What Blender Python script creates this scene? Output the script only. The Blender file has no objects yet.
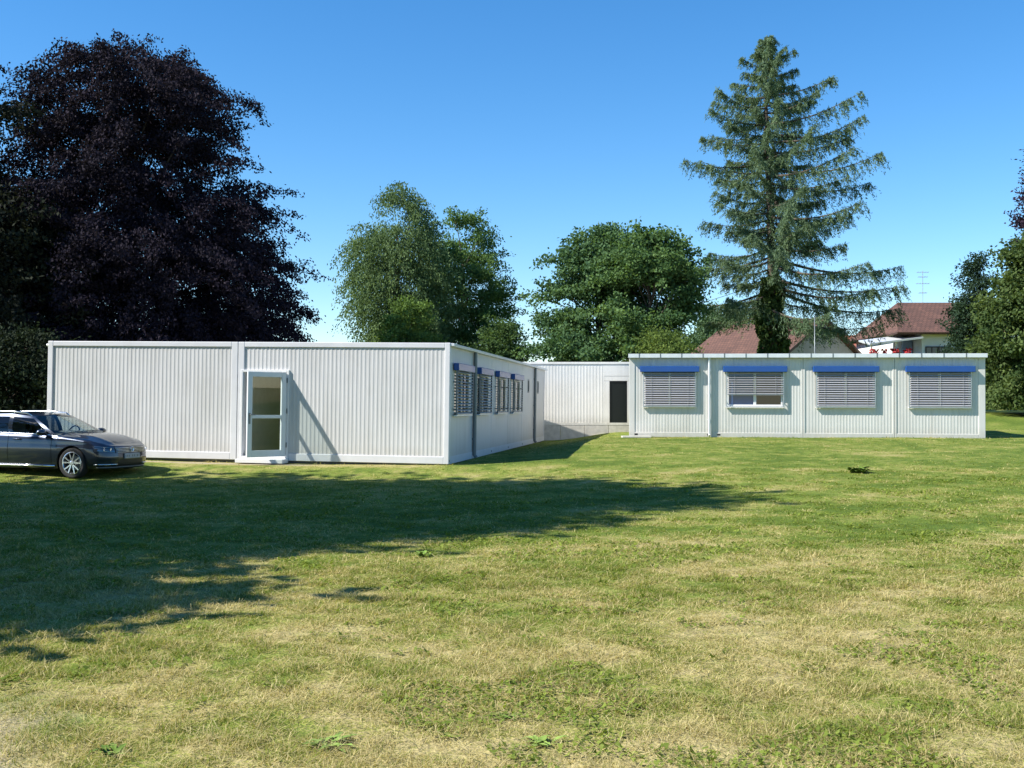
import bpy, bmesh, math, random
import numpy as np
from mathutils import Vector, Matrix
R = math.radians
sc = bpy.context.scene
col = sc.collection

# ------------------------------------------------------------------ camera, sky, sun, exposure
CAM_Z = 1.39
cam = bpy.data.cameras.new('camera')
cam.sensor_width = 36.0
cam.lens = 1100 / 1024 * 36.0
cam.clip_start = 0.1
cam.clip_end = 3000
camo = bpy.data.objects.new('camera', cam)
camo.location = (0, 0, CAM_Z)
camo.rotation_euler = (R(90) + math.atan(22 / 1100), 0, 0)
col.objects.link(camo)
sc.camera = camo

SUN_DIR = Vector((0.98, 0.30, -1.0)).normalized()
SUN_EL = math.asin(-SUN_DIR.z)
SUN_ROT = math.atan2(-SUN_DIR.x, -SUN_DIR.y)
world = bpy.data.worlds.new('World')
sc.world = world
world.use_nodes = True
wn = world.node_tree.nodes
wl = world.node_tree.links
sky = wn.new('ShaderNodeTexSky')
sky.sky_type = 'NISHITA'
sky.sun_disc = False
sky.sun_elevation = SUN_EL
sky.sun_rotation = SUN_ROT % (2 * math.pi)
sky.altitude = 400
sky.air_density = 1.0
sky.dust_density = 0.1
sky.ozone_density = 3.5
hs = wn.new('ShaderNodeHueSaturation')
hs.inputs['Saturation'].default_value = 1.30
wl.new(sky.outputs[0], hs.inputs['Color'])
wl.new(hs.outputs[0], wn['Background'].inputs[0])
wn['Background'].inputs[1].default_value = 0.108
sun = bpy.data.lights.new('sun', 'SUN')
sun.energy = 5.0
sun.angle = R(0.5)
sun.color = (1.0, 0.955, 0.88)
suno = bpy.data.objects.new('sun', sun)
suno.rotation_euler = SUN_DIR.to_track_quat('-Z', 'Y').to_euler()
suno.location = (-30, -10, 40)
col.objects.link(suno)
sc.view_settings.view_transform = 'Standard'
sc.view_settings.look = 'None'
sc.view_settings.gamma = 1.0
sc.view_settings.use_curve_mapping = False
sc.view_settings.exposure = 0.9
sc.cycles.max_bounces = 7
sc.cycles.diffuse_bounces = 3
sc.cycles.glossy_bounces = 3
sc.cycles.transparent_max_bounces = 10
sc.cycles.caustics_reflective = False
sc.cycles.caustics_refractive = False

# ------------------------------------------------------------------ helpers
def tag(o, label=None, cat=None, group=None, kind=None):
    if label: o['label'] = label
    if cat: o['category'] = cat
    if group: o['group'] = group
    if kind: o['kind'] = kind
    return o

def thing(name, label, cat, loc=(0, 0, 0), rot=(0, 0, 0), group=None):
    o = bpy.data.objects.new(name, None)
    o.empty_display_size = 0.3
    col.objects.link(o)
    o.location = loc
    o.rotation_euler = rot
    return tag(o, label, cat, group)

class MB:
    """collects vertices and faces of ONE mesh"""
    def __init__(s):
        s.v = []
        s.f = []
    def add(s, vs, fs):
        n = len(s.v)
        s.v += [tuple(p) for p in vs]
        s.f += [tuple(i + n for i in f) for f in fs]
        return s
    def box(s, x0, x1, y0, y1, z0, z1):
        vs = [(x0, y0, z0), (x1, y0, z0), (x1, y1, z0), (x0, y1, z0), (x0, y0, z1), (x1, y0, z1), (x1, y1, z1), (x0, y1, z1)]
        return s.add(vs, [(3, 2, 1, 0), (4, 5, 6, 7), (0, 1, 5, 4), (1, 2, 6, 5), (2, 3, 7, 6), (3, 0, 4, 7)])
    def obox(s, c, ax, ay, az):
        c, ax, ay, az = Vector(c), Vector(ax), Vector(ay), Vector(az)
        vs = [c + ax * i + ay * j + az * k for k in (-1, 1) for (i, j) in ((-1, -1), (1, -1), (1, 1), (-1, 1))]
        return s.add(vs, [(3, 2, 1, 0), (4, 5, 6, 7), (0, 1, 5, 4), (1, 2, 6, 5), (2, 3, 7, 6), (3, 0, 4, 7)])
    def tube(s, pts, rad, n=8, cap=True):
        pts = [Vector(p) for p in pts]
        rr = rad if hasattr(rad, '__len__') else [rad] * len(pts)
        vs = []
        up = None
        for i, p in enumerate(pts):
            d = (pts[min(i + 1, len(pts) - 1)] - pts[max(i - 1, 0)])
            d = d.normalized() if d.length > 1e-9 else Vector((0, 0, 1))
            if up is None:
                up = Vector((0, 0, 1)) if abs(d.z) < 0.9 else Vector((1, 0, 0))
            a = d.cross(up).normalized()
            b = a.cross(d).normalized()
            up = b
            for k in range(n):
                t = 2 * math.pi * k / n
                vs.append(p + (a * math.cos(t) + b * math.sin(t)) * rr[i])
        fs = []
        for i in range(len(pts) - 1):
            for k in range(n):
                k2 = (k + 1) % n
                fs.append((i * n + k, i * n + k2, (i + 1) * n + k2, (i + 1) * n + k))
        if cap:
            fs.append(tuple(reversed(range(n))))
            fs.append(tuple(range((len(pts) - 1) * n, len(pts) * n)))
        return s.add(vs, fs)
    def lathe(s, prof, n=24, center=(0, 0, 0), axis='y'):
        vs = []
        for (r, h) in prof:
            for k in range(n):
                t = 2 * math.pi * k / n
                if axis == 'y':
                    vs.append((center[0] + r * math.cos(t), center[1] + h, center[2] + r * math.sin(t)))
                else:
                    vs.append((center[0] + r * math.cos(t), center[1] + r * math.sin(t), center[2] + h))
        fs = []
        for i in range(len(prof) - 1):
            for k in range(n):
                k2 = (k + 1) % n
                fs.append((i * n + k, i * n + k2, (i + 1) * n + k2, (i + 1) * n + k))
        return s.add(vs, fs)
    def grid(s, fn, us, vs_, flip=False):
        vs = [fn(u, v) for u in us for v in vs_]
        m = len(vs_)
        fs = []
        for i in range(len(us) - 1):
            for j in range(m - 1):
                q = (i * m + j, (i + 1) * m + j, (i + 1) * m + j + 1, i * m + j + 1)
                fs.append(q[::-1] if flip else q)
        return s.add(vs, fs)
    def build(s, name, mat, parent=None, smooth=False, bevel=0.0, loc=None, rot=None):
        me = bpy.data.meshes.new(name)
        me.from_pydata(s.v, [], s.f)
        me.validate()
        o = bpy.data.objects.new(name, me)
        col.objects.link(o)
        if mat: me.materials.append(mat)
        if parent is not None: o.parent = parent
        if loc: o.location = loc
        if rot: o.rotation_euler = rot
        if smooth:
            me.polygons.foreach_set('use_smooth', [True] * len(me.polygons))
        if bevel > 0:
            b = o.modifiers.new('bevel', 'BEVEL')
            b.width = bevel
            b.segments = 2
            b.limit_method = 'ANGLE'
            b.angle_limit = R(50)
        return o

def fast_mesh(name, V, nper, mat, parent=None, colors=None, loc=None):
    """V: (N*nper,3) separate n-gons"""
    V = np.ascontiguousarray(V, dtype=np.float32)
    nv = len(V)
    nf = nv // nper
    me = bpy.data.meshes.new(name)
    me.vertices.add(nv)
    me.vertices.foreach_set('co', V.ravel())
    me.loops.add(nv)
    me.loops.foreach_set('vertex_index', np.arange(nv, dtype=np.int32))
    me.polygons.add(nf)
    me.polygons.foreach_set('loop_start', np.arange(0, nv, nper, dtype=np.int32))
    me.polygons.foreach_set('loop_total', np.full(nf, nper, dtype=np.int32))
    me.update(calc_edges=True)
    if colors is not None:
        at = me.color_attributes.new('Col', 'FLOAT_COLOR', 'POINT')
        c = np.ones((nv, 4), dtype=np.float32)
        c[:, :3] = np.repeat(colors, nper, axis=0)
        at.data.foreach_set('color', c.ravel())
    if mat: me.materials.append(mat)
    o = bpy.data.objects.new(name, me)
    col.objects.link(o)
    if parent is not None: o.parent = parent
    if loc: o.location = loc
    return o

def hash2(ix, iy, seed):
    h = (ix.astype(np.int64) * 374761393 + iy.astype(np.int64) * 668265263 + seed * 1442695041) & 0x7fffffff
    h = ((h ^ (h >> 13)) * 1274126177) & 0x7fffffff
    h = (h ^ (h >> 16)) & 0xffff
    return h / 65535.0

def vnoise(x, y, seed=0):
    x = np.asarray(x, dtype=np.float64)
    y = np.asarray(y, dtype=np.float64)
    ix, iy = np.floor(x), np.floor(y)
    fx, fy = x - ix, y - iy
    fx = fx * fx * (3 - 2 * fx)
    fy = fy * fy * (3 - 2 * fy)
    a = hash2(ix, iy, seed); b = hash2(ix + 1, iy, seed)
    c = hash2(ix, iy + 1, seed); d = hash2(ix + 1, iy + 1, seed)
    return (a * (1 - fx) + b * fx) * (1 - fy) + (c * (1 - fx) + d * fx) * fy

def fbm(x, y, seed=0, oct=4):
    t = 0.0
    amp = 0.5
    for i in range(oct):
        t = t + amp * vnoise(np.asarray(x) * 2 ** i + 17.3 * i, np.asarray(y) * 2 ** i + 5.1 * i, seed + i)
        amp *= 0.5
    return t / (1 - 0.5 ** oct)

def sstep(a, b, x):
    t = np.clip((np.asarray(x, dtype=np.float64) - a) / (b - a), 0, 1)
    return t * t * (3 - 2 * t)

def X_of(px, Y): return (px - 512) / 1100.0 * Y
def Z_of(py, Y): return (406 - py) / 1100.0 * Y + CAM_Z

# ------------------------------------------------------------------ materials
def new_mat(name):
    m = bpy.data.materials.new(name)
    m.use_nodes = True
    return m, m.node_tree.nodes, m.node_tree.links, m.node_tree.nodes['Principled BSDF']

def pmat(name, c, rough=0.5, metal=0.0, spec=0.5, var=0.0, scale=6.0, bump=0.0, coat=0.0, dirt=None):
    m, n, l, p = new_mat(name)
    p.inputs['Base Color'].default_value = (*c, 1)
    p.inputs['Roughness'].default_value = rough
    p.inputs['Metallic'].default_value = metal
    p.inputs['Specular IOR Level'].default_value = spec
    p.inputs['Coat Weight'].default_value = coat
    p.inputs['Coat Roughness'].default_value = 0.04
    if var > 0 or bump > 0:
        tc = n.new('ShaderNodeTexCoord')
        nz = n.new('ShaderNodeTexNoise')
        nz.inputs['Scale'].default_value = scale
        nz.inputs['Detail'].default_value = 6
        l.new(tc.outputs['Object'], nz.inputs['Vector'])
        if var > 0:
            r = n.new('ShaderNodeMapRange')
            r.inputs[3].default_value = 1 - var
            r.inputs[4].default_value = 1 + var
            r.inputs[1].default_value = 0.3
            r.inputs[2].default_value = 0.7
            mx = n.new('ShaderNodeMix')
            mx.data_type = 'RGBA'
            mx.blend_type = 'MULTIPLY'
            mx.inputs[0].default_value = 1
            mx.inputs[6].default_value = (*c, 1)
            l.new(nz.outputs[0], r.inputs[0])
            l.new(r.outputs[0], mx.inputs[7])
            l.new(mx.outputs[2], p.inputs['Base Color'])
        if bump > 0:
            b = n.new('ShaderNodeBump')
            b.inputs['Strength'].default_value = bump
            b.inputs['Distance'].default_value = 0.02
            l.new(nz.outputs[0], b.inputs['Height'])
            l.new(b.outputs[0], p.inputs['Normal'])
    return m

def panel_mat(name, c, rough=0.4):
    """painted sheet steel: faint vertical rain streaks, grime along the foot"""
    m, n, l, p = new_mat(name)
    tc = n.new('ShaderNodeTexCoord')
    mp = n.new('ShaderNodeMapping')
    mp.inputs['Scale'].default_value = (9, 9, 0.45)
    nz = n.new('ShaderNodeTexNoise')
    nz.inputs['Scale'].default_value = 1.0
    nz.inputs['Detail'].default_value = 7
    nz2 = n.new('ShaderNodeTexNoise')
    nz2.inputs['Scale'].default_value = 0.9
    nz2.inputs['Detail'].default_value = 5
    l.new(tc.outputs['Object'], mp.inputs[0])
    l.new(mp.outputs[0], nz.inputs['Vector'])
    l.new(tc.outputs['Object'], nz2.inputs['Vector'])
    mul = n.new('ShaderNodeMath'); mul.operation = 'MULTIPLY'
    l.new(nz.outputs[0], mul.inputs[0]); l.new(nz2.outputs[0], mul.inputs[1])
    r = n.new('ShaderNodeMapRange')
    r.inputs[1].default_value = 0.18; r.inputs[2].default_value = 0.42
    r.inputs[3].default_value = 0.0; r.inputs[4].default_value = 0.55
    l.new(mul.outputs[0], r.inputs[0])
    # splashes of soil near the ground
    sp = n.new('ShaderNodeSeparateXYZ'); l.new(tc.outputs['Object'], sp.inputs[0])
    foot = n.new('ShaderNodeMapRange')
    foot.inputs[1].default_value = 0.0; foot.inputs[2].default_value = 0.45
    foot.inputs[3].default_value = 0.85; foot.inputs[4].default_value = 0.0
    l.new(sp.outputs[2], foot.inputs[0])
    nz3 = n.new('ShaderNodeTexNoise'); nz3.inputs['Scale'].default_value = 7; nz3.inputs['Detail'].default_value = 8
    l.new(tc.outputs['Object'], nz3.inputs['Vector'])
    fm = n.new('ShaderNodeMath'); fm.operation = 'MULTIPLY'
    l.new(foot.outputs[0], fm.inputs[0]); l.new(nz3.outputs[0], fm.inputs[1])
    mx = n.new('ShaderNodeMix'); mx.data_type = 'RGBA'
    mx.inputs[6].default_value = (*c, 1)
    mx.inputs[7].default_value = (c[0] * 0.76, c[1] * 0.75, c[2] * 0.72, 1)
    l.new(r.outputs[0], mx.inputs[0])
    mx2 = n.new('ShaderNodeMix'); mx2.data_type = 'RGBA'
    mx2.inputs[7].default_value = (0.40, 0.36, 0.29, 1)
    l.new(fm.outputs[0], mx2.inputs[0]); l.new(mx.outputs[2], mx2.inputs[6])
    l.new(mx2.outputs[2], p.inputs['Base Color'])
    p.inputs['Roughness'].default_value = rough
    b = n.new('ShaderNodeBump'); b.inputs['Strength'].default_value = 0.05; b.inputs['Distance'].default_value = 0.05
    l.new(nz2.outputs[0], b.inputs['Height']); l.new(b.outputs[0], p.inputs['Normal'])
    return m

def leaf_mat(name, trans=0.3, rough=0.65):
    m, n, l, p = new_mat(name)
    at = n.new('ShaderNodeAttribute'); at.attribute_name = 'Col'
    p.inputs['Roughness'].default_value = rough
    p.inputs['Specular IOR Level'].default_value = 0.3
    l.new(at.outputs['Color'], p.inputs['Base Color'])
    p.inputs['Specular IOR Level'].default_value = 0.07
    tr = n.new('ShaderNodeBsdfTranslucent')
    mulc = n.new('ShaderNodeMix'); mulc.data_type = 'RGBA'; mulc.blend_type = 'MULTIPLY'; mulc.inputs[0].default_value = 1
    mulc.inputs[7].default_value = (1.5, 1.45, 0.7, 1)
    l.new(at.outputs['Color'], mulc.inputs[6]); l.new(mulc.outputs[2], tr.inputs['Color'])
    ms = n.new('ShaderNodeMixShader'); ms.inputs[0].default_value = trans
    l.new(p.outputs[0], ms.inputs[1]); l.new(tr.outputs[0], ms.inputs[2])
    l.new(ms.outputs[0], n['Material Output'].inputs[0])
    return m

def glass_mat(name, tint, refl=1.0, rough=0.01):
    m, n, l, p = new_mat(name)
    n.remove(p)
    t = n.new('ShaderNodeBsdfTransparent'); t.inputs[0].default_value = (*tint, 1)
    g = n.new('ShaderNodeBsdfGlossy'); g.inputs['Roughness'].default_value = rough
    # thin-sheet reflectance (Schlick), the same from both faces
    ge = n.new('ShaderNodeNewGeometry')
    dt = n.new('ShaderNodeVectorMath'); dt.operation = 'DOT_PRODUCT'
    l.new(ge.outputs['Normal'], dt.inputs[0]); l.new(ge.outputs['Incoming'], dt.inputs[1])
    ab = n.new('ShaderNodeMath'); ab.operation = 'ABSOLUTE'; l.new(dt.outputs['Value'], ab.inputs[0])
    om = n.new('ShaderNodeMath'); om.operation = 'SUBTRACT'; om.use_clamp = True
    om.inputs[0].default_value = 1.0; l.new(ab.outputs[0], om.inputs[1])
    pw = n.new('ShaderNodeMath'); pw.operation = 'POWER'; pw.inputs[1].default_value = 5; l.new(om.outputs[0], pw.inputs[0])
    fr = n.new('ShaderNodeMath'); fr.operation = 'MULTIPLY_ADD'; fr.use_clamp = True
    fr.inputs[1].default_value = 0.94 * refl; fr.inputs[2].default_value = 0.06 * refl
    l.new(pw.outputs[0], fr.inputs[0])
    ms = n.new('ShaderNodeMixShader')
    l.new(fr.outputs[0], ms.inputs[0]); l.new(t.outputs[0], ms.inputs[1]); l.new(g.outputs[0], ms.inputs[2])
    l.new(ms.outputs[0], n['Material Output'].inputs[0])
    return m

M = {}
M['white'] = panel_mat('white_steel_panel', (0.595, 0.59, 0.59))
M['grey_white'] = panel_mat('light_grey_steel_panel', (0.63, 0.62, 0.585))
M['cream'] = panel_mat('cream_steel_panel', (0.84, 0.81, 0.75))
M['frame_white'] = pmat('white_frame_paint', (0.64, 0.64, 0.66), 0.35, var=0.05, scale=3)
M['door_grey'] = pmat('pale_grey_aluminium', (0.60, 0.64, 0.66), 0.35, var=0.03)
M['pvc'] = pmat('white_pvc', (0.72, 0.72, 0.72), 0.25, var=0.02)
M['galv'] = pmat('galvanised_steel', (0.48, 0.50, 0.51), 0.4, 0.65, var=0.12, scale=9)
M['gutter'] = pmat('pale_gutter_metal', (0.72, 0.74, 0.75), 0.3, 0.25, var=0.06, scale=5)
M['dark_pipe'] = pmat('grey_downpipe', (0.16, 0.18, 0.19), 0.4, 0.3, var=0.08)
M['blue'] = pmat('blue_painted_aluminium', (0.005, 0.064, 0.275), 0.40, var=0.06, scale=4, coat=0.3)
M['slat'] = pmat('aluminium_blind_slat', (0.44, 0.44, 0.46), 0.35, 0.2, var=0.06, scale=12)
M['black'] = pmat('black_plastic', (0.012, 0.012, 0.013), 0.5)
M['seam'] = pmat('dark_seam_rubber', (0.10, 0.11, 0.12), 0.7)
M['pane'] = pmat('dark_window_glass', (0.012, 0.014, 0.018), 0.04, spec=0.7, var=0.02)
M['pane_curtain'] = pmat('window_glass_over_blue_board', (0.03, 0.085, 0.22), 0.06, spec=0.6, var=0.08, scale=2)
M['door_glass'] = glass_mat('clear_door_glass', (0.90, 0.94, 0.91))
M['dark_glass'] = pmat('dark_entrance_glass', (0.012, 0.016, 0.015), 0.35, spec=0.2)
M['concrete'] = pmat('concrete', (0.55, 0.52, 0.46), 0.9, var=0.14, scale=5, bump=0.3)
M['inner'] = pmat('corridor_paint', (0.50, 0.53, 0.56), 0.8, var=0.05)
M['roof_sheet'] = pmat('grey_roof_sheet', (0.40, 0.41, 0.42), 0.6, 0.2, var=0.1)
M['bark'] = pmat('grey_brown_bark', (0.085, 0.066, 0.05), 0.95, var=0.35, scale=5, bump=0.8)
M['bark_dark'] = pmat('dark_bark', (0.045, 0.036, 0.032), 0.95, var=0.35, scale=5, bump=0.8)
M['leaf'] = leaf_mat('green_leaves')
M['leaf_dark'] = leaf_mat('copper_leaves', 0.12, 0.75)
M['needle'] = leaf_mat('larch_needles', 0.25)
M['grass'] = leaf_mat('grass_blades', 0.3, 0.6)

def tile_mat(name, c):
    m, n, l, p = new_mat(name)
    tc = n.new('ShaderNodeTexCoord')
    br = n.new('ShaderNodeTexBrick')
    br.inputs['Scale'].default_value = 1.0
    br.inputs['Brick Width'].default_value = 0.3
    br.inputs['Row Height'].default_value = 0.34
    br.inputs['Mortar Size'].default_value = 0.025
    br.inputs['Color1'].default_value = (*c, 1)
    br.inputs['Color2'].default_value = (c[0] * 0.7, c[1] * 0.72, c[2] * 0.75, 1)
    br.inputs['Mortar'].default_value = (c[0] * 0.35, c[1] * 0.35, c[2] * 0.35, 1)
    l.new(tc.outputs['UV'], br.inputs['Vector'])
    nz = n.new('ShaderNodeTexNoise'); nz.inputs['Scale'].default_value = 0.8; nz.inputs['Detail'].default_value = 6
    l.new(tc.outputs['Object'], nz.inputs['Vector'])
    mx = n.new('ShaderNodeMix'); mx.data_type = 'RGBA'; mx.blend_type = 'OVERLAY'; mx.inputs[0].default_value = 0.5
    l.new(br.outputs[0], mx.inputs[6]); l.new(nz.outputs[0], mx.inputs[7])
    l.new(mx.outputs[2], p.inputs['Base Color'])
    p.inputs['Roughness'].default_value = 0.85
    b = n.new('ShaderNodeBump'); b.inputs['Strength'].default_value = 0.6; b.inputs['Distance'].default_value = 0.03
    l.new(br.outputs[0], b.inputs['Height']); l.new(b.outputs[0], p.inputs['Normal'])
    return m
M['tile_brown'] = tile_mat('brown_roof_tiles', (0.138, 0.066, 0.045))
M['tile_red'] = tile_mat('red_roof_tiles', (0.30, 0.10, 0.06))
M['render_white'] = pmat('white_house_render', (0.78, 0.76, 0.72), 0.9, var=0.06, scale=1.5, bump=0.1)
M['render_grey'] = pmat('grey_green_house_render', (0.27, 0.30, 0.28), 0.9, var=0.08, scale=1.5, bump=0.1)
M['render_yellow'] = pmat('yellow_house_render', (0.50, 0.47, 0.28), 0.9, var=0.08, scale=1.5)
M['wood_dark'] = pmat('dark_wood_trim', (0.06, 0.04, 0.03), 0.7, var=0.2)
M['red_paint'] = pmat('red_balcony_cloth', (0.42, 0.02, 0.025), 0.7, var=0.15, scale=6)

# ------------------------------------------------------------------ ground
TH = R(8.8)                                   # the long hut is turned by this much
CX, CY = -1.52, 26.4                          # its front corner
SX, SY = math.sin(TH), math.cos(TH)

def ground_z(x, y):
    x = np.asarray(x, dtype=np.float64); y = np.asarray(y, dtype=np.float64)
    zr = -0.2 + 0.51 * sstep(12, 39, y)
    zl = -0.2 + 0.17 * sstep(23.6, 26.3, y) + 0.09 * sstep(-5, -11, x) * sstep(22, 27, y)
    t = np.clip((y - CY) / SY, 0, 18.5)
    u = x - (CX + SX * t)
    w = sstep(0.25, 3.3, u)
    # ahead of the corner the bank only starts further right
    w = w * sstep(16, 30, y) + sstep(1, 7, x) * (1 - sstep(16, 30, y))
    z = zl * (1 - w) + zr * w
    z = z + 0.75 * sstep(41, 55, y) * sstep(6, 14, x) + 1.1 * sstep(60, 110, y) + 2.5 * sstep(110, 400, y)
    amp = 0.6 + 0.4 * sstep(5, 30, y)
    und = (fbm(x / 2.6, y / 2.6, 3, 3) - 0.5) * 0.07 + (fbm(x / 0.5, y / 0.5, 9, 2) - 0.5) * 0.03 * (1 - sstep(15, 30, y))
    keep = sstep(0.0, 1.2, np.minimum(np.abs(y - 26.6), 9)) * 0.6 + 0.4
    return z + und * keep

def dryness(x, y):
    x = np.asarray(x, dtype=np.float64); y = np.asarray(y, dtype=np.float64)
    big = fbm(x / 2.4 + 3, y / 2.4, 21, 4) - 0.5
    mid = fbm(x / 0.55, y / 0.55, 33, 3) - 0.5
    near = sstep(15, 5.5, y)
    s = (x * 0.60 - y * 0.80)                 # mowing swaths run up to the right
    wob = (fbm(x / 5, y / 5, 44, 2) - 0.5) * 2.2
    sw = np.sin((s + wob) * 2 * math.pi / 1.9) * sstep(-3, 1, x) * sstep(7, 11, y) * sstep(30, 20, y)
    worn = np.exp(-((x - 2.6) / 2.4) ** 2 - ((y - 24.0) / 1.0) ** 2) * 0.35
    front = np.exp(-((y - 26.0 - (x + 1.5) * -0.155) / 0.55) ** 2) * sstep(-1.0, -3.5, x) * 0.55
    fine = fbm(x / 0.16, y / 0.22, 63, 2) - 0.5
    return 0.33 + 0.70 * big + 0.8 * mid + 0.75 * fine + 0.44 * near + 0.15 * sw + worn + front

def soil_mask(x, y):
    m = 1.15 * np.exp(-(((x + 2.75) / 0.60) ** 2 + ((y - 4.9) / 1.0) ** 2))
    m2 = 1.0 * np.exp(-((y - 25.95 + (x + 1.5) * 0.155) / 0.28) ** 2) * sstep(-4.0, -5.5, x)
    return np.clip(np.maximum(m, m2) * 1.6 + (fbm(np.asarray(x) / 0.3, np.asarray(y) / 0.3, 51, 3) - 0.5) * 0.7 - 0.35, 0, 1)

def lin(a, b, n): return list(np.linspace(a, b, n, endpoint=False))
ys = lin(-600, -40, 8) + lin(-40, 2, 22) + lin(2, 16, 140) + lin(16, 46, 150) + lin(46, 120, 60) + lin(120, 900, 20) + [900]
xs = lin(-900, -60, 16) + lin(-60, -14, 50) + lin(-14, 18, 220) + lin(18, 60, 46) + lin(60, 900, 16) + [900]
GX, GY = np.meshgrid(np.array(xs), np.array(ys), indexing='ij')
GZ = ground_z(GX, GY)
nX, nY = GX.shape
idx = np.arange(nX * nY).reshape(nX, nY)
quads = np.stack([idx[:-1, :-1], idx[1:, :-1], idx[1:, 1:], idx[:-1, 1:]], -1).reshape(-1, 4)
me = bpy.data.meshes.new('lawn')
me.vertices.add(nX * nY)
me.vertices.foreach_set('co', np.stack([GX, GY, GZ], -1).astype(np.float32).ravel())
me.loops.add(len(quads) * 4)
me.loops.foreach_set('vertex_index', quads.astype(np.int32).ravel())
me.polygons.add(len(quads))
me.polygons.foreach_set('loop_start', np.arange(0, len(quads) * 4, 4, dtype=np.int32))
me.polygons.foreach_set('loop_total', np.full(len(quads), 4, dtype=np.int32))
me.polygons.foreach_set('use_smooth', np.ones(len(quads), dtype=bool))
me.update(calc_edges=True)
at = me.color_attributes.new('Dry', 'FLOAT_COLOR', 'POINT')
cc = np.ones((nX * nY, 4), dtype=np.float32)
cc[:, 0] = np.clip(dryness(GX, GY), 0, 1).ravel()
cc[:, 1] = soil_mask(GX, GY).ravel()
at.data.foreach_set('color', cc.ravel())

def lawn_mat():
    m, n, l, p = new_mat('lawn_turf')
    a = n.new('ShaderNodeAttribute'); a.attribute_name = 'Dry'
    sp = n.new('ShaderNodeSeparateColor'); l.new(a.outputs['Color'], sp.inputs[0])
    tc = n.new('ShaderNodeTexCoord')
    def noise(s, d=6):
        z = n.new('ShaderNodeTexNoise'); z.inputs['Scale'].default_value = s; z.inputs['Detail'].default_value = d
        l.new(tc.outputs['Object'], z.inputs['Vector'])
        return z
    n1 = noise(38); n2 = noise(9); n3 = noise(110, 3)
    add = n.new('ShaderNodeMath'); add.operation = 'MULTIPLY_ADD'
    l.new(n1.outputs[0], add.inputs[0]); add.inputs[1].default_value = 1.5; add.inputs[2].default_value = -0.75
    add2 = n.new('ShaderNodeMath'); add2.operation = 'ADD'; add2.use_clamp = True
    l.new(sp.outputs[0], add2.inputs[0]); l.new(add.outputs[0], add2.inputs[1])
    rp = n.new('ShaderNodeValToRGB')
    e = rp.color_ramp.elements
    e[0].position = 0.0; e[0].color = (0.076, 0.122, 0.016, 1)
    e[1].position = 1.0; e[1].color = (0.37, 0.31, 0.145, 1)
    e2 = e.new(0.35); e2.color = (0.146, 0.192, 0.030, 1)
    e3 = e.new(0.65); e3.color = (0.238, 0.235, 0.060, 1)
    l.new(add2.outputs[0], rp.inputs[0])
    mr = n.new('ShaderNodeMapRange'); mr.inputs[1].default_value = 0.3; mr.inputs[2].default_value = 0.7
    mr.inputs[3].default_value = 0.72; mr.inputs[4].default_value = 1.25
    l.new(n2.outputs[0], mr.inputs[0])
    mx = n.new('ShaderNodeMix'); mx.data_type = 'RGBA'; mx.blend_type = 'MULTIPLY'; mx.inputs[0].default_value = 1
    l.new(rp.outputs[0], mx.inputs[6]); l.new(mr.outputs[0], mx.inputs[7])
    ms = n.new('ShaderNodeMix'); ms.data_type = 'RGBA'
    ms.inputs[7].default_value = (0.34, 0.285, 0.20, 1)
    l.new(sp.outputs[1], ms.inputs[0]); l.new(mx.outputs[2], ms.inputs[6])
    l.new(ms.outputs[2], p.inputs['Base Color'])
    p.inputs['Roughness'].default_value = 0.95
    p.inputs['Specular IOR Level'].default_value = 0.15
    b = n.new('ShaderNodeBump'); b.inputs['Strength'].default_value = 0.9; b.inputs['Distance'].default_value = 0.03
    l.new(n1.outputs[0], b.inputs['Height'])
    l.new(b.outputs[0], p.inputs['Normal'])
    return m
M['lawn'] = lawn_mat()
me.materials.append(M['lawn'])
lawn = bpy.data.objects.new('lawn', me)
col.objects.link(lawn)
tag(lawn, 'sunlit mown lawn with dry straw patches in front of the white huts', 'lawn', kind='structure')

rng = np.random.default_rng(7)

def unit(v): return v / np.maximum(np.linalg.norm(v, axis=-1, keepdims=True), 1e-9)

RX0_ = X_of(629, 38.7)

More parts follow.
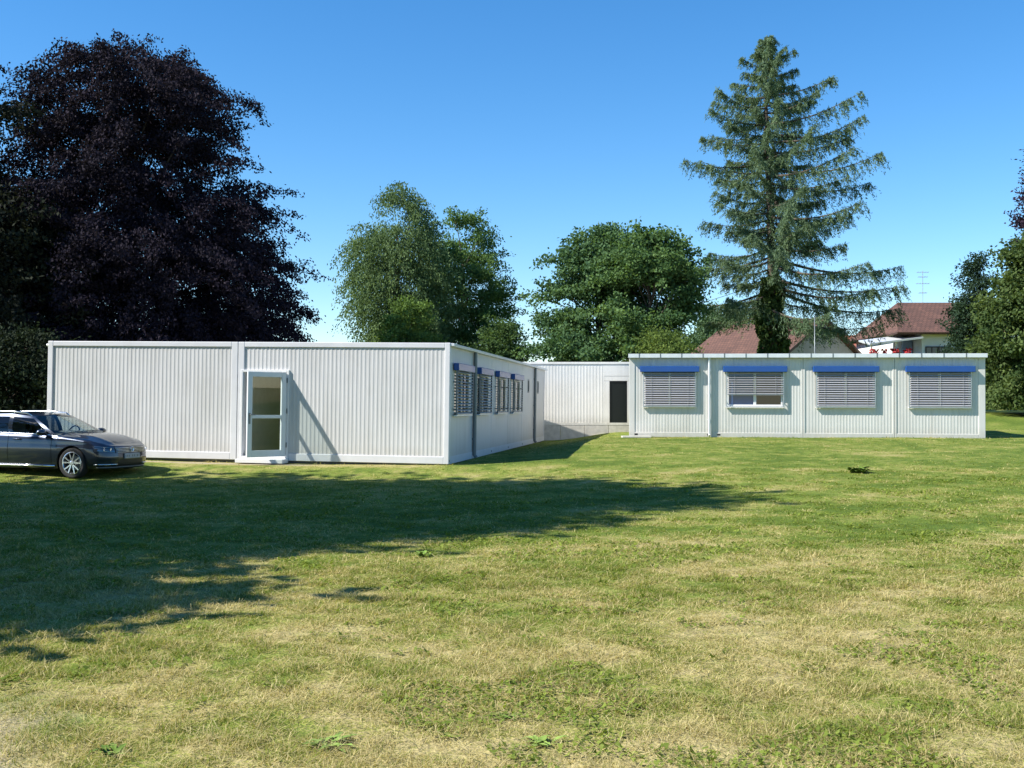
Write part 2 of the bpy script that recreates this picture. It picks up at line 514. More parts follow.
def blades(n, y0, y1, power, wmul, hmul, seed, side=0.9):
    r = np.random.default_rng(seed)
    u = r.random(n)
    k = 2 - power                              # density ~ y^-power, visible width ~ y
    y = (y0 ** k + u * (y1 ** k - y0 ** k)) ** (1 / k)
    x = (r.random(n) * 2 - 1) * (0.52 * y + side * (0.6 + 0.5 * r.random(n)))
    # keep the blades out of the huts
    t = (y - CY) / SY
    inhut = (t > -0.02 - (x - CX) * 0.155) & (x < CX + SX * np.maximum(t, 0) + 0.03) & (y > 26)
    inhut2 = (y > 38.66 - (x - RX0_) * 0.11) & (x > 4.05) & (x < 16.2)
    inhut3 = (y > 45.5) & (x < 7)
    ok = ~(inhut | inhut2 | inhut3)
    ok &= r.random(n) > soil_mask(x, y) * 0.93
    dry = dryness(x, y)
    ok &= r.random(n) > np.clip(dry - 0.55, 0, 0.6)
    x, y, dry = x[ok], y[ok], dry[ok]
    n = len(x)
    z = ground_z(x, y) - 0.004
    az = r.random(n) * 2 * math.pi
    lush = fbm(x / 0.8, y / 0.8, 71, 3)
    tuft = np.clip((vnoise(x / 0.085, y / 0.085, 75) + vnoise(x / 0.21, y / 0.21, 76)) - 0.55, 0, 1.2)
    hutd = np.minimum(np.abs(y - 26.35 + (x + 1.5) * 0.155) + 9 * (x > -1.3), np.abs(y - 38.62 + (x - RX0_) * 0.11) + 9 * (x < 4))
    edge = 1 + 2.2 * np.exp(-(hutd / 0.16) ** 2) * (0.3 + vnoise(x / 0.4, y / 0.4, 78))
    h = (0.011 + 0.023 * r.random(n) ** 2) * (0.45 + 0.8 * lush) * (0.45 + 1.7 * tuft) * edge * hmul
    dist = np.maximum(y, 4)
    w = (0.0022 + 0.0022 * r.random(n)) * wmul * (dist / 6.0) ** 0.7
    h = h * (1 - 0.35 * sstep(8, 20, y))
    lean = r.normal(0, 1.5, n) * h + 0.4 * h
    P = np.stack([x, y, z], -1)
    d = np.stack([np.cos(az), np.sin(az), 0 * az], -1)
    s = np.stack([-np.sin(az + r.normal(0, 0.9, n)), np.cos(az), 0 * az], -1)
    s = unit(s) * w[:, None]
    a = P - s
    b = P + s
    tip = P + d * (lean * 1.15)[:, None]
    tip[:, 2] += h
    isdry = (r.random(n) < np.clip(dry * 0.95 - 0.05, 0.04, 0.9))
    g1 = np.array([0.083, 0.135, 0.018]); g2 = np.array([0.275, 0.305, 0.060])
    s1 = np.array([0.25, 0.215, 0.075]); s2 = np.array([0.58, 0.50, 0.24])
    q = r.random(n)[:, None]
    cg = g1 + (g2 - g1) * np.clip(q * 0.7 + 0.3 * np.clip(dry, 0, 1)[:, None], 0, 1)
    cs = s1 + (s2 - s1) * q
    c = np.where(isdry[:, None], cs, cg)
    V = np.stack([a, b, tip], 1).reshape(-1, 3)
    return V, c

parts_v, parts_c = [], []
for (n, y0, y1, pw, wm, hm, sd) in ((560000, 3.6, 11, 1.3, 0.85, 1.0, 1), (420000, 9, 24, 1.4, 0.9, 1.0, 2), (170000, 20, 45, 1.4, 1.1, 1.0, 3)):
    v, c = blades(n, y0, y1, pw, wm, hm, sd)
    parts_v.append(v); parts_c.append(c)
for (n, y0, y1, pw, wm, hm, sd) in ((190000, 2.2, 13, 1.1, 1.15, 1.0, 4), (90000, 11, 26, 1.2, 1.2, 1.0, 5)):
    v, c = blades(n, y0, y1, pw, wm, hm, sd, 6.0)
    parts_v.append(v); parts_c.append(c)
# straw clippings lying flat
def straw(n, y0, y1, seed):
    r = np.random.default_rng(seed)
    y = (y0 ** 0.6 + r.random(n) * (y1 ** 0.6 - y0 ** 0.6)) ** (1 / 0.6)
    x = (r.random(n) * 2 - 1) * (0.56 * y + 0.9)
    ok = r.random(n) < np.clip(dryness(x, y) * 1.3 - 0.2, 0.02, 1)
    x, y = x[ok], y[ok]; n = len(x)
    z = ground_z(x, y) + 0.012 + 0.02 * r.random(n)
    az = r.random(n) * 2 * math.pi
    L = (0.022 + 0.10 * r.random(n) ** 3)
    w = (0.0010 + 0.0010 * r.random(n)) * (np.maximum(y, 5) / 5.0) ** 0.7
    d = np.stack([np.cos(az) * L, np.sin(az) * L, r.normal(0, 0.012, n)], -1)
    s = np.stack([-np.sin(az) * w, np.cos(az) * w, 0 * az], -1)
    P = np.stack([x, y, z], -1)
    V = np.stack([P - d - s, P - d + s, P + d], 1).reshape(-1, 3)
    q = r.random(n)[:, None]
    c = np.array([0.34, 0.28, 0.12]) + q * np.array([0.30, 0.27, 0.16])
    return V, c
v, c = straw(105000, 3.6, 18, 11)
parts_v.append(v); parts_c.append(c)
def clover(n, y0, y1, seed):
    r = np.random.default_rng(seed)
    y = (y0 ** 0.5 + r.random(n) * (y1 ** 0.5 - y0 ** 0.5)) ** 2
    x = (r.random(n) * 2 - 1) * (0.56 * y + 0.9)
    p = fbm(x / 0.45, y / 0.45, 91, 3) + 0.25 * (fbm(x / 1.7, y / 1.7, 92, 2) - 0.5)
    ok = (p > 0.655 - 0.05 * r.random(n)) & (soil_mask(x, y) < 0.3) & (y < 25.5)
    x, y, p = x[ok], y[ok], p[ok]; n = len(x)
    z = ground_z(x, y) + 0.008 + 0.022 * r.random(n)
    az = r.random(n) * 2 * math.pi
    L = (0.008 + 0.016 * r.random(n)) * (np.maximum(y, 5) / 5.0) ** 0.35
    w = L * (0.35 + 0.3 * r.random(n))
    d = np.stack([np.cos(az) * L, np.sin(az) * L, r.normal(0, 0.45, n) * L], -1)
    sd = np.stack([-np.sin(az) * w, np.cos(az) * w, r.normal(0, 0.4, n) * w], -1)
    P = np.stack([x, y, z], -1)
    V = np.stack([P + d * 0.6 - sd, P + d * 0.6 + sd, P - d], 1).reshape(-1, 3)
    q = r.random(n)[:, None]
    return V, np.array([0.10, 0.145, 0.024]) + q * np.array([0.14, 0.15, 0.03])
v, c = clover(190000, 3.8, 22, 13)
parts_v.append(v); parts_c.append(c)
gr = fast_mesh('grass', np.concatenate(parts_v), 3, M['grass'], None, np.concatenate(parts_c))
tag(gr, 'short mown green and straw coloured grass blades on the lawn', 'grass', kind='stuff')

# ------------------------------------------------------------------ container huts
def corr(mb, x0, x1, z0, z1, y, pitch=0.105, dep=0.008, phase=0.0):
    """upright trapezoid ribs standing out towards -y, clipped to x0..x1"""
    prof = [(0.0, 0), (0.050, 0), (0.060, 1), (0.095, 1), (0.105, 0)]
    k0 = math.floor((x0 - phase) / pitch) - 1
    k1 = math.ceil((x1 - phase) / pitch) + 1
    pts = []
    for k in range(k0, k1):
        for (a, d) in prof[:-1]:
            pts.append((phase + k * pitch + a * pitch / 0.105, y - d * dep))
    def yat(x):
        for (xa, ya), (xb, yb) in zip(pts, pts[1:]):
            if xa <= x <= xb: return ya + (yb - ya) * (x - xa) / max(xb - xa, 1e-9)
        return y
    inner = [p for p in pts if x0 + 1e-4 < p[0] < x1 - 1e-4]
    pl = [(x0, yat(x0))] + inner + [(x1, yat(x1))]
    vs = []
    for (a, b) in pl: vs += [(a, b, z0), (a, b, z1)]
    fs = [(2 * i, 2 * i + 2, 2 * i + 3, 2 * i + 1) for i in range(len(pl) - 1)]
    mb.add(vs, fs)

def to_side(o):
    """turns a piece made for a wall facing -y so that it faces +x (x runs back along the side)"""
    o.rotation_euler = (0, 0, R(90))
    return o

def make_window(parent, x0, x1, z0, z1, yw, drop=1.0, tilt=38, side=False, panes=2, pane_mats=None, box_over=0.13, box_h=0.2, box_p=0.17, nm='window', seed=0, rail='galv'):
    """frame (the part) with pane, blind, guide rails and blind box; wall plane at yw, outside is -y"""
    rr = random.Random(seed)
    fw = 0.06
    f = MB()
    f.box(x0, x1, yw - 0.02, yw + 0.07, z1 - fw, z1)
    f.box(x0, x1, yw - 0.02, yw + 0.07, z0, z0 + fw)
    f.box(x0, x0 + fw, yw - 0.018, yw + 0.07, z0 + fw, z1 - fw)
    f.box(x1 - fw, x1, yw - 0.018, yw + 0.07, z0 + fw, z1 - fw)
    step = (x1 - x0) / panes
    for k in range(1, panes):
        xm = x0 + step * k
        f.box(xm - 0.05, xm + 0.05, yw - 0.016, yw + 0.07, z0 + fw, z1 - fw)
    fo = f.build(nm, M['pvc'], parent, bevel=0.006)
    pm = pane_mats or [M['pane']] * panes
    for k in range(panes):
        xa = x0 + step * k + (fw if k == 0 else 0.05)
        xb = x0 + step * (k + 1) - (fw if k == panes - 1 else 0.05)
        MB().box(xa - 0.003, xb + 0.003, yw + 0.025, yw + 0.045, z0 + fw - 0.003, z1 - fw + 0.003).build('pane', pm[k], fo)
    MB().box(x0 - 0.05, x1 + 0.05, yw - 0.105, yw - 0.021, z0 - 0.045, z0 - 0.012).build('sill', M['pvc'], fo, bevel=0.005)
    # guide rails either side
    for xa in (x0 - 0.035, x1 + 0.005):
        g = MB()
        g.box(xa, xa + 0.03, yw - 0.115, yw - 0.075, z0 - 0.01, z1 + 0.02)
        for zz in (z0 + 0.12, z1 - 0.3):
            g.box(xa + 0.008, xa + 0.022, yw - 0.0755, yw - 0.001, zz, zz + 0.03)
        g.build('guide_rail', M[rail], fo)
    # slats
    b = MB()
    zb = z1 - (z1 - z0) * drop
    pitch = 0.078
    n = int((z1 - zb) / pitch)
    a = R(tilt)
    for i in range(n + 1):
        zc = z1 - 0.03 - i * pitch
        if zc < zb + 0.02: break
        aa = a + R(rr.uniform(-1.5, 1.5))
        hw = 0.038
        cy = yw - 0.095
        pts = []
        for t in (-1, -0.4, 0.4, 1):
            bow = 0.006 * (1 - t * t)
            pts.append((cy + t * hw * math.cos(aa), zc + t * hw * math.sin(aa) + bow))
        sag = rr.uniform(-0.003, 0.003)
        vs = []
        for (yy, zz) in pts: vs += [(x0 + 0.0, yy, zz), (x1 - 0.0, yy, zz + sag)]
        for (yy, zz) in pts: vs += [(x0 + 0.0, yy, zz - 0.003), (x1 - 0.0, yy, zz + sag - 0.003)]
        m = 8
        fs = []
        for q in range(3):
            fs.append((2 * q, 2 * q + 1, 2 * q + 3, 2 * q + 2))
            fs.append((m + 2 * q + 2, m + 2 * q + 3, m + 2 * q + 1, m + 2 * q))
        fs += [(0, m, m + 1, 1), (6, 7, m + 7, m + 6)]
        b.add(vs, fs)
    b.box(x0 + 0.002, x1 - 0.002, yw - 0.115, yw - 0.075, zb - 0.012, zb + 0.018)
    for xx in ((x0 + 0.25, (x0 + x1) / 2, x1 - 0.25) if rail == 'galv' else ()):          # ladder cords
        b.box(xx - 0.004, xx + 0.004, yw - 0.137, yw - 0.134, zb, z1)
    b.build('blind', M['slat'], fo)
    bx = MB().box(x0 - box_over, x1 + box_over, yw - box_p, yw - 0.022, z1 + 0.0, z1 + box_h)
    bx.build('blind_box', M['blue'], fo, bevel=0.012)
    return fo

# ---------------- long hut (left)
HL, DL = 10.46, 18.45
HH = 2.92
hut = thing('container_building', 'long white container hut with an open glass door beside the parked dark estate car', 'building',
            (CX, CY, -0.01), (0, R(0.77), -TH))
LE = -HL
SEAM = -5.36
DX0, DX1, DZ0, DZ1 = -5.22, -4.09, 0.10, 2.17        # door opening
RB, RT = 0.18, HH - 0.13
w = MB()
corr(w, LE + 0.14, SEAM - 0.17, RB, RT, 0.035, dep=0.0048)
corr(w, SEAM + 0.165, DX0 - 0.06, RB, RT, 0.035, dep=0.0048)
corr(w, DX0 - 0.06, DX1 + 0.06, DZ1 + 0.06, RT, 0.035, dep=0.006)
corr(w, DX1 + 0.06, -0.13, RB, RT, 0.035, dep=0.0048)
w.build('front_wall', M['white'], hut)
fr = MB()
def beam(mb, x0, x1, y0, y1, z0, z1): mb.box(x0, x1, y0, y1, z0, z1)
beam(fr, LE, LE + 0.14, 0, 0.16, 0, HH)
beam(fr, SEAM - 0.17, SEAM - 0.006, 0, 0.16, 0, HH - 0.004)
beam(fr, SEAM + 0.006, SEAM + 0.165, 0, 0.16, 0, HH - 0.004)
beam(fr, -0.13, 0, 0, 0.16, 0, HH)
for (a, b) in ((LE + 0.14, SEAM - 0.17), (SEAM + 0.165, -0.13)):
    beam(fr, a, b, 0.003, 0.14, RT, HH - 0.003)
beam(fr, LE + 0.14, SEAM - 0.17, 0.004, 0.14, 0.0, RB)
beam(fr, SEAM + 0.165, DX0 - 0.06, 0.004, 0.14, 0.0, RB)
beam(fr, DX1 + 0.06, -0.13, 0.004, 0.14, 0.0, RB)
fr.build('frame', M['frame_white'], hut, bevel=0.012)
MB().box(SEAM - 0.006, SEAM + 0.006, 0.03, 0.15, 0.02, HH - 0.02).build('seam_strip', M['seam'], hut)
MB().box(LE + 0.02, -0.02, 0.05, DL - 0.02, HH - 0.06, HH - 0.012).build('roof', M['roof_sheet'], hut)
sk = MB()
sk.box(LE + 0.06, SEAM, 0.10, 0.3, -0.3, 0.002)
sk.box(SEAM, -0.06, 0.10, 0.3, -0.3, 0.002)
sk.box(-0.3, -0.10, 0.3, DL - 0.1, -0.3, 0.002)
sk.build('plinth', M['seam'], hut)
# rear and far-side walls
rw = MB()
rw.box(LE + 0.01, LE + 0.09, 0.165, DL, 0.0, HH - 0.07)
rw.box(LE + 0.09, -0.01, DL - 0.08, DL, 0.0, HH - 0.07)
rw.build('rear_wall', M['white'], hut)
MB().tube([(LE - 0.10, 0.12, HH - 0.10), (LE - 0.0, 0.12, HH - 0.10)], 0.035, 8).build('roof_spout', M['gutter'], hut)
# corridor seen through the doorway
ci = MB()
ci.box(DX0 - 0.4, DX0 - 0.35, 0.17, 14.2, 0.10, 2.74)
ci.box(DX1 + 0.35, DX1 + 0.40, 0.17, 14.2, 0.10, 2.74)
ci.box(DX0 - 0.35, DX1 + 0.35, 14.15, 14.2, 0.10, 2.74)
ci.box(DX0 - 0.35, DX1 + 0.35, 0.17, 14.15, 2.74, 2.78)
ci.box(DX0 - 0.35, DX1 + 0.35, 0.17, 14.15, 0.05, 0.098)
ci.build('corridor', M['inner'], hut)
# door frame, leaf, step
df = MB()
df.box(DX0 - 0.06, DX0, -0.015, 0.15, RB - 0.18, DZ1 + 0.06)
df.box(DX1, DX1 + 0.06, -0.015, 0.15, RB - 0.18, DZ1 + 0.06)
df.box(DX0, DX1, -0.013, 0.15, DZ1, DZ1 + 0.058)
df.box(DX0, DX1, -0.013, 0.15, 0.0, DZ0)
df.build('door_frame', M['pvc'], hut, bevel=0.006)
leaf_w = DX1 - DX0 - 0.03
leaf = MB()
H0, H1 = 0.0, DZ1 - DZ0 - 0.02
st = 0.13
leaf.box(-leaf_w, -leaf_w + st, -0.03, 0.03, H0, H1)
leaf.box(-st, 0, -0.03, 0.03, H0, H1)
leaf.box(-leaf_w + st, -st, -0.029, 0.029, H1 - 0.12, H1)
leaf.box(-leaf_w + st, -st, -0.029, 0.029, H0, H0 + 0.16)
leaf.box(-leaf_w + st, -st, -0.029, 0.029, 0.93, 1.01)
DOOR_ANG = R(56)
lo = leaf.build('door', M['door_grey'], hut, bevel=0.008, loc=(DX1 - 0.01, -0.03, DZ0 + 0.012), rot=(0, 0, DOOR_ANG))
gl = MB()
gl.box(-leaf_w + st - 0.004, -st + 0.004, -0.006, 0.006, H0 + 0.155, 0.935)
gl.box(-leaf_w + st - 0.004, -st + 0.004, -0.006, 0.006, 1.005, H1 - 0.115)
gl.build('door_glass', M['door_glass'], lo)
hd = MB()
for sg in (-1, 1):
    hd.box(-leaf_w + 0.03, -leaf_w + 0.075, sg * 0.036 - 0.005, sg * 0.036 + 0.005, 0.80, 1.06)
    hd.tube([(-leaf_w + 0.052, sg * 0.04, 1.02), (-leaf_w + 0.052, sg * 0.085, 1.02), (-leaf_w + 0.18, sg * 0.085, 1.02)], 0.011, 8)
hd.build('handle', M['dark_pipe'], lo, smooth=False)
for zz in (0.22, 1.05, H1 - 0.25):
    hg = MB()
    hg.tube([(0.012, -0.038, zz), (0.012, -0.038, zz + 0.12)], 0.014, 8)
    hg.build('hinge', M['dark_pipe'], lo)
cl = MB()
cl.box(-0.42, -0.12, 0.031, 0.075, H1 - 0.075, H1 - 0.015)
cl.build('door_closer', M['galv'], lo, bevel=0.006)
stp = MB()
stp.box(DX0 + 0.0, DX1 + 0.08, -0.42, -0.017, -0.05, 0.045)
stp.build('doorstep', M['pvc'], hut, bevel=0.01)

# long shaded side, x runs back along it
ts = [0, 3.05, 5.93, 9.0, 12.1, 15.2, DL]
side_root_z = 0
wins = [(0.48, 2.42), (3.55, 5.35), (6.55, 8.45), (9.55, 11.5)]
WZ0, WZ1 = 1.19, 2.27
def side_panel(mb, x0, x1, z0, z1, y=0.012):
    mb.box(x0, x1, y, y + 0.04, z0, z1)
sw = MB()
for i in range(6):
    a, b = ts[i] + (0.17 if i == 0 else 0.012), ts[i + 1] - (0.14 if i == 5 else 0.012)
    if i < 4:
        wa, wb = wins[i]
        side_panel(sw, a, wa, RB, RT)
        side_panel(sw, wb, b, RB, RT)
        side_panel(sw, wa, wb, RB, WZ0)
        side_panel(sw, wa, wb, WZ1, RT)
    else:
        wa = (13.55, 16.2)[i - 4]
        wb = wa + 0.32
        side_panel(sw, a, wa, RB, RT)
        side_panel(sw, wb, b, RB, RT)
        side_panel(sw, wa, wb, RB, 1.88)
        side_panel(sw, wa, wb, 2.36, RT)
to_side(sw.build('side_wall', M['white'], hut))
sb = MB()
sb.box(0.162, DL, 0.03, 0.16, RT, HH - 0.004)
sb.box(0.162, DL, 0.002, 0.13, 0.0, RB)
sb.box(DL - 0.14, DL, 0.0025, 0.16, RB, RT)
to_side(sb.build('side_rail', M['frame_white'], hut))
bk = MB()
bk.box(0.2, DL - 0.15, 0.058, 0.075, RB, RT)
for t in ts[1:-1]: bk.box(t - 0.011, t + 0.011, 0.03, 0.0575, RB + 0.002, RT - 0.002)
to_side(bk.build('seam_strip', M['seam'], hut))
for i, (wa, wb) in enumerate(wins):
    f = make_window(hut, wa, wb, WZ0, WZ1, 0.012, drop=1.0, tilt=(27, 30, 8, 6)[i], seed=i, box_over=0.08, box_h=0.18, box_p=0.155, rail='dark_pipe')
    f.rotation_euler = (0, 0, R(90))
for i in range(2):
    wa = (13.55, 16.2)[i]
    f = MB()
    z0, z1 = 1.88, 2.36
    f.box(wa, wa + 0.32, -0.004, 0.056, z1 - 0.05, z1)
    f.box(wa, wa + 0.32, -0.004, 0.056, z0, z0 + 0.05)
    f.box(wa, wa + 0.05, -0.003, 0.056, z0 + 0.05, z1 - 0.05)
    f.box(wa + 0.27, wa + 0.32, -0.003, 0.056, z0 + 0.05, z1 - 0.05)
    fo = to_side(f.build('slit_window', M['dark_pipe'], hut))
    MB().box(wa + 0.047, wa + 0.273, 0.015, 0.03, z0 + 0.047, z1 - 0.047).build('pane', M['pane'], fo)
gt = MB()
gt.box(0.02, DL + 0.12, -0.10, 0.028, HH - 0.085, HH - 0.015)
to_side(gt.build('gutter', M['gutter'], hut, bevel=0.012))
for t in (3.05, 15.2):
    dp = MB().tube([(t, -0.045, HH - 0.085), (t, -0.045, 0.10), (t, -0.10, 0.03)], 0.05, 10)
    for zz in (0.5, 1.4, 2.4): dp.box(t - 0.065, t + 0.065, -0.05, 0.011, zz, zz + 0.04)
    to_side(dp.build('downpipe', M['dark_pipe'], hut))
for t in (0.07, 3.3, 6.0, 9.15, 12.3, 15.5):
    cf = MB().box(t - 0.035, t + 0.035, -0.003, 0.03, 0.05, 0.10)
    to_side(cf.build('corner_slot', M['black'], hut))

# ---------------- linking hut (behind)
LY = 45.56
link = thing('container_building', 'cream container corridor on a block plinth with a dark door, between the two bigger huts', 'building', (-3.0, LY, 0.60))
lx = lambda px: X_of(px, LY) + 3.0
LT = Z_of(362, LY) - 0.60
dx0, dx1 = lx(609.5), lx(627.2)
dt = Z_of(381, LY) - 0.6
w = MB()
corr(w, 0.0, lx(604), 0.10, LT - 0.11, 0.0, pitch=0.13, dep=0.004)
w.box(lx(604), dx0, 0.0, 0.05, 0.10, dt)
w.box(dx1, 14.5, 0.0, 0.05, 0.10, dt)
w.box(lx(604), 14.5, 0.001, 0.05, dt + 0.008, dt + 0.20)
w.box(lx(604), 14.5, -0.004, 0.05, dt + 0.208, LT - 0.11)
w.box(0, 0.06, 0.05, 5.0, 0.0, LT - 0.05)
w.box(14.44, 14.5, 0.05, 5.0, 0.0, LT - 0.05)
w.box(0.06, 14.44, 4.94, 5.0, 0.0, LT - 0.05)
w.build('wall', M['cream'], link)
MB().box(lx(604) - 0.0, 14.5, 0.012, 0.04, dt + 0.001, dt + 0.007).build('seam_strip', M['seam'], link)
MB().box(-0.05, 14.55, -0.022, 5.05, LT - 0.10, LT).build('roof', M['cream'], link, bevel=0.01)
MB().box(0.0, 14.5, -0.012, 0.06, 0.0, 0.098).build('base_rail', M['cream'], link)
pl = MB()
xx = 0.0
while xx < 14.4:
    pl.box(xx + 0.006, xx + 0.994, -0.006, 0.2, -0.75, -0.004)
    xx += 1.0
pl.build('plinth', M['concrete'], link, bevel=0.008)
d = MB().box(dx0 + 0.0, dx1, 0.03, 0.06, 0.10, dt - 0.02)
do = d.build('door', M['dark_glass'], link)
f = MB()
f.box(dx0 - 0.002, dx0 + 0.03, 0.005, 0.029, 0.10, dt - 0.004)
f.box(dx1 - 0.03, dx1 + 0.002, 0.005, 0.029, 0.10, dt - 0.004)
f.box(dx0 + 0.03, dx1 - 0.03, 0.006, 0.029, dt - 0.04, dt - 0.004)
f.build('door_frame', M['black'], do)

# ---------------- right hut
RY = 38.7
RTH = R(6.3)
RX0 = X_of(629, RY)
def rx(px):
    k = (px - 512) / 1100.0
    return (k * RY - RX0) / (math.cos(RTH) + k * math.sin(RTH))
RW = rx(985.3)
RH = 2.91
rh = thing('container_building', 'light grey container hut with four blue blind boxes above its windows', 'building', (RX0, RY, 0.305), (0, R(0.22), -RTH))
posts = [0.0, rx(710), rx(803), rx(894.5), RW]
boxes = [(639.5, 699.2), (722.6, 787), (812.2, 878.6), (904.6, 974.4)]
WZ0r, WZ1r = 1.09, 2.28
w = MB(); fr = MB()
for i in range(4):
    a = posts[i] + (0.20 if i == 0 else 0.07)
    b = posts[i + 1] - (0.22 if i == 3 else 0.07)
    wa, wb = rx(boxes[i][0]) + 0.15, rx(boxes[i][1]) - 0.15
    corr(w, a, wa, 0.17, RH - 0.12, 0.02, dep=0.0045)
    corr(w, wb, b, 0.17, RH - 0.12, 0.02, dep=0.0045)
    corr(w, wa, wb, 0.17, WZ0r, 0.02, dep=0.0045)
    corr(w, wa, wb, WZ1r, RH - 0.12, 0.02, dep=0.0045)
    fr.box(a, b, 0.001, 0.12, RH - 0.12, RH - 0.03)
    fr.box(a, b, 0.001, 0.12, 0.0, 0.17)
    if i == 0:
        fr.box(0, 0.20, 0.0, 0.15, 0, RH - 0.03)
    if i == 3:
        fr.box(RW - 0.22, RW, 0.0, 0.15, 0, RH - 0.03)
    else:
        p = posts[i + 1]
        fr.box(p - 0.07, p - 0.005, 0.0, 0.14, 0, RH - 0.03)
        fr.box(p + 0.005, p + 0.07, 0.0, 0.14, 0, RH - 0.03)
        MB().box(p - 0.005, p + 0.005, 0.03, 0.13, 0.01, RH - 0.05).build('seam_strip', M['seam'], rh)
w.build('front_wall', M['grey_white'], rh)
fr.build('frame', M['grey_white'], rh, bevel=0.010)
ow = MB()
ow.box(0.0, 0.08, 0.155, 6.0, 0, RH - 0.05)
ow.box(RW - 0.08, RW, 0.155, 6.0, 0, RH - 0.05)
ow.box(0.08, RW - 0.08, 5.92, 6.0, 0, RH - 0.05)
ow.build('rear_wall', M['grey_white'], rh)
MB().box(0.02, RW - 0.02, 0.16, 5.98, RH - 0.045, RH - 0.02).build('roof', M['roof_sheet'], rh)
OVER = 0.15
g = MB()
g.box(-0.03, RW + 0.03, -OVER, 0.14, RH - 0.028, RH)
g.box(-0.03, RW + 0.03, -OVER - 0.015, -OVER, RH - 0.135, RH + 0.004)
g.box(-0.03, RW + 0.03, -OVER + 0.001, -0.004, RH - 0.135, RH - 0.12)
g.build('gutter', M['gutter'], rh, bevel=0.006)
x = 0.35
while x < RW:
    MB().box(x - 0.018, x + 0.018, -OVER - 0.021, -OVER - 0.0155, RH - 0.13, RH + 0.012).build('gutter_bracket', M['dark_pipe'], rh)
    x += 0.735
for i in range(4):
    wa, wb = rx(boxes[i][0]) + 0.15, rx(boxes[i][1]) - 0.15
    make_window(rh, wa, wb, WZ0r, WZ1r, 0.02, drop=(1.0, 0.66, 1.0, 1.0)[i], tilt=(37, 24, 38, 39)[i],
                pane_mats=[M['pane_curtain'], M['pane']] if i == 1 else None, box_over=0.14, box_h=0.20, box_p=0.20, seed=20 + i)
dpx = rx(709)
dp = MB().tube([(dpx, -0.10, RH - 0.12), (dpx, -0.075, RH - 0.3), (dpx, -0.075, 0.12), (dpx, -0.13, 0.06)], 0.045, 10)
for zz in (0.6, 1.5, 2.3): dp.box(dpx - 0.06, dpx + 0.06, -0.08, -0.001, zz, zz + 0.035)
dp.build('downpipe', M['gutter'], rh)
for px in (636, 708.5, 718.5):
    xx = rx(px)
    MB().box(xx - 0.055, xx + 0.055, -0.004, 0.02, 0.07, 0.125).build('corner_slot', M['black'], rh)
MB().box(0.05, RW - 0.05, 0.05, 0.25, -0.35, -0.002).build('plinth', M['seam'], rh)
slab = MB().box(-0.45, 0.55, -0.30, 0.2, -0.06, 0.0).build('concrete_slab', M['concrete'], None, bevel=0.01)
slab.location = (RX0 + 0.15, RY - 0.35, float(ground_z(RX0 + 0.1, RY - 0.4)) + 0.06)
tag(slab, 'pale concrete slab lying in the grass at the foot of the grey hut', 'slab')

# ------------------------------------------------------------------ car
M['car_paint'] = pmat('dark_grey_metallic_paint', (0.030, 0.038, 0.058), 0.32, 0.85, spec=0.6, var=0.03, scale=30, coat=1.0)
M['car_glass'] = glass_mat('car_glass', (0.62, 0.70, 0.70))
M['car_glass_dark'] = glass_mat('tinted_car_glass', (0.16, 0.18, 0.19))
M['chrome'] = pmat('chrome', (0.80, 0.81, 0.83), 0.12, 1.0, var=0.02)
M['rim'] = pmat('alloy_rim', (0.62, 0.63, 0.65), 0.25, 0.85, var=0.03)
M['tyre'] = pmat('tyre_rubber', (0.018, 0.018, 0.018), 0.85, var=0.15)
M['lamp_glass'] = pmat('headlamp_glass', (0.05, 0.06, 0.075), 0.05, 0.3, spec=0.9, coat=1.0)
M['plate'] = pmat('number_plate', (0.34, 0.35, 0.37), 0.4, var=0.03)
M['seat'] = pmat('dark_car_seat', (0.03, 0.03, 0.033), 0.8, var=0.1)

def interp(tab, x):
    xs_ = [a for a, b in tab]; ys_ = [b for a, b in tab]
    return float(np.interp(x, xs_, ys_))

def smooth_poly(pts, n):
    """Catmull-Rom through pts"""
    out = []
    P = [Vector(p) for p in pts]
    for i in range(len(P) - 1):
        p0, p1, p2, p3 = P[max(i - 1, 0)], P[i], P[i + 1], P[min(i + 2, len(P) - 1)]
        for k in range(n):
            t = k / n
            out.append(0.5 * ((2 * p1) + (p2 - p0) * t + (2 * p0 - 5 * p1 + 4 * p2 - p3) * t * t + (3 * p1 - p0 - 3 * p2 + p3) * t ** 3))
    out.append(P[-1])
    return out

CAR_TH = R(17)
ccx, ccy = X_of(75, 23.9) + 0.79 * math.sin(CAR_TH), 23.9 + 0.79 * math.cos(CAR_TH)
car = thing('parked_car', 'dark grey estate car with silver roof rails parked on the grass by the white hut', 'car',
            (ccx, ccy, float(ground_z(X_of(71.5, 23.9), 23.9)) + 0.005), (0, R(0.3), -CAR_TH))
plan = smooth_poly([(0.885, 0), (0.878, 0.25), (0.845, 0.50), (0.77, 0.69), (0.63, 0.81), (0.42, 0.878), (0.15, 0.905), (-0.4, 0.915), (-1.4, 0.918), (-2.5, 0.915),
                    (-3.1, 0.90), (-3.5, 0.865), (-3.76, 0.77), (-3.86, 0.5), (-3.885, 0.0)], 12)
ztop = [(-3.9, 0.93), (-3.7, 0.985), (-3.0, 0.985), (-1.5, 0.955), (-0.6, 0.925), (-0.3, 0.905), (0.1, 0.865), (0.45, 0.81), (0.7, 0.745), (0.8, 0.71), (0.9, 0.69)]
ARX = (0.0, -2.79); AZ = 0.33; AR = 0.375
WB = -2.79
def zbot(x):
    z = 0.20 if x > 0.45 else 0.205
    z = z + 0.03 * max(0, -3.2 - x)
    for c in ARX:
        d = x - c
        if abs(d) < AR: z = max(z, AZ + math.sqrt(AR * AR - d * d))
    return z
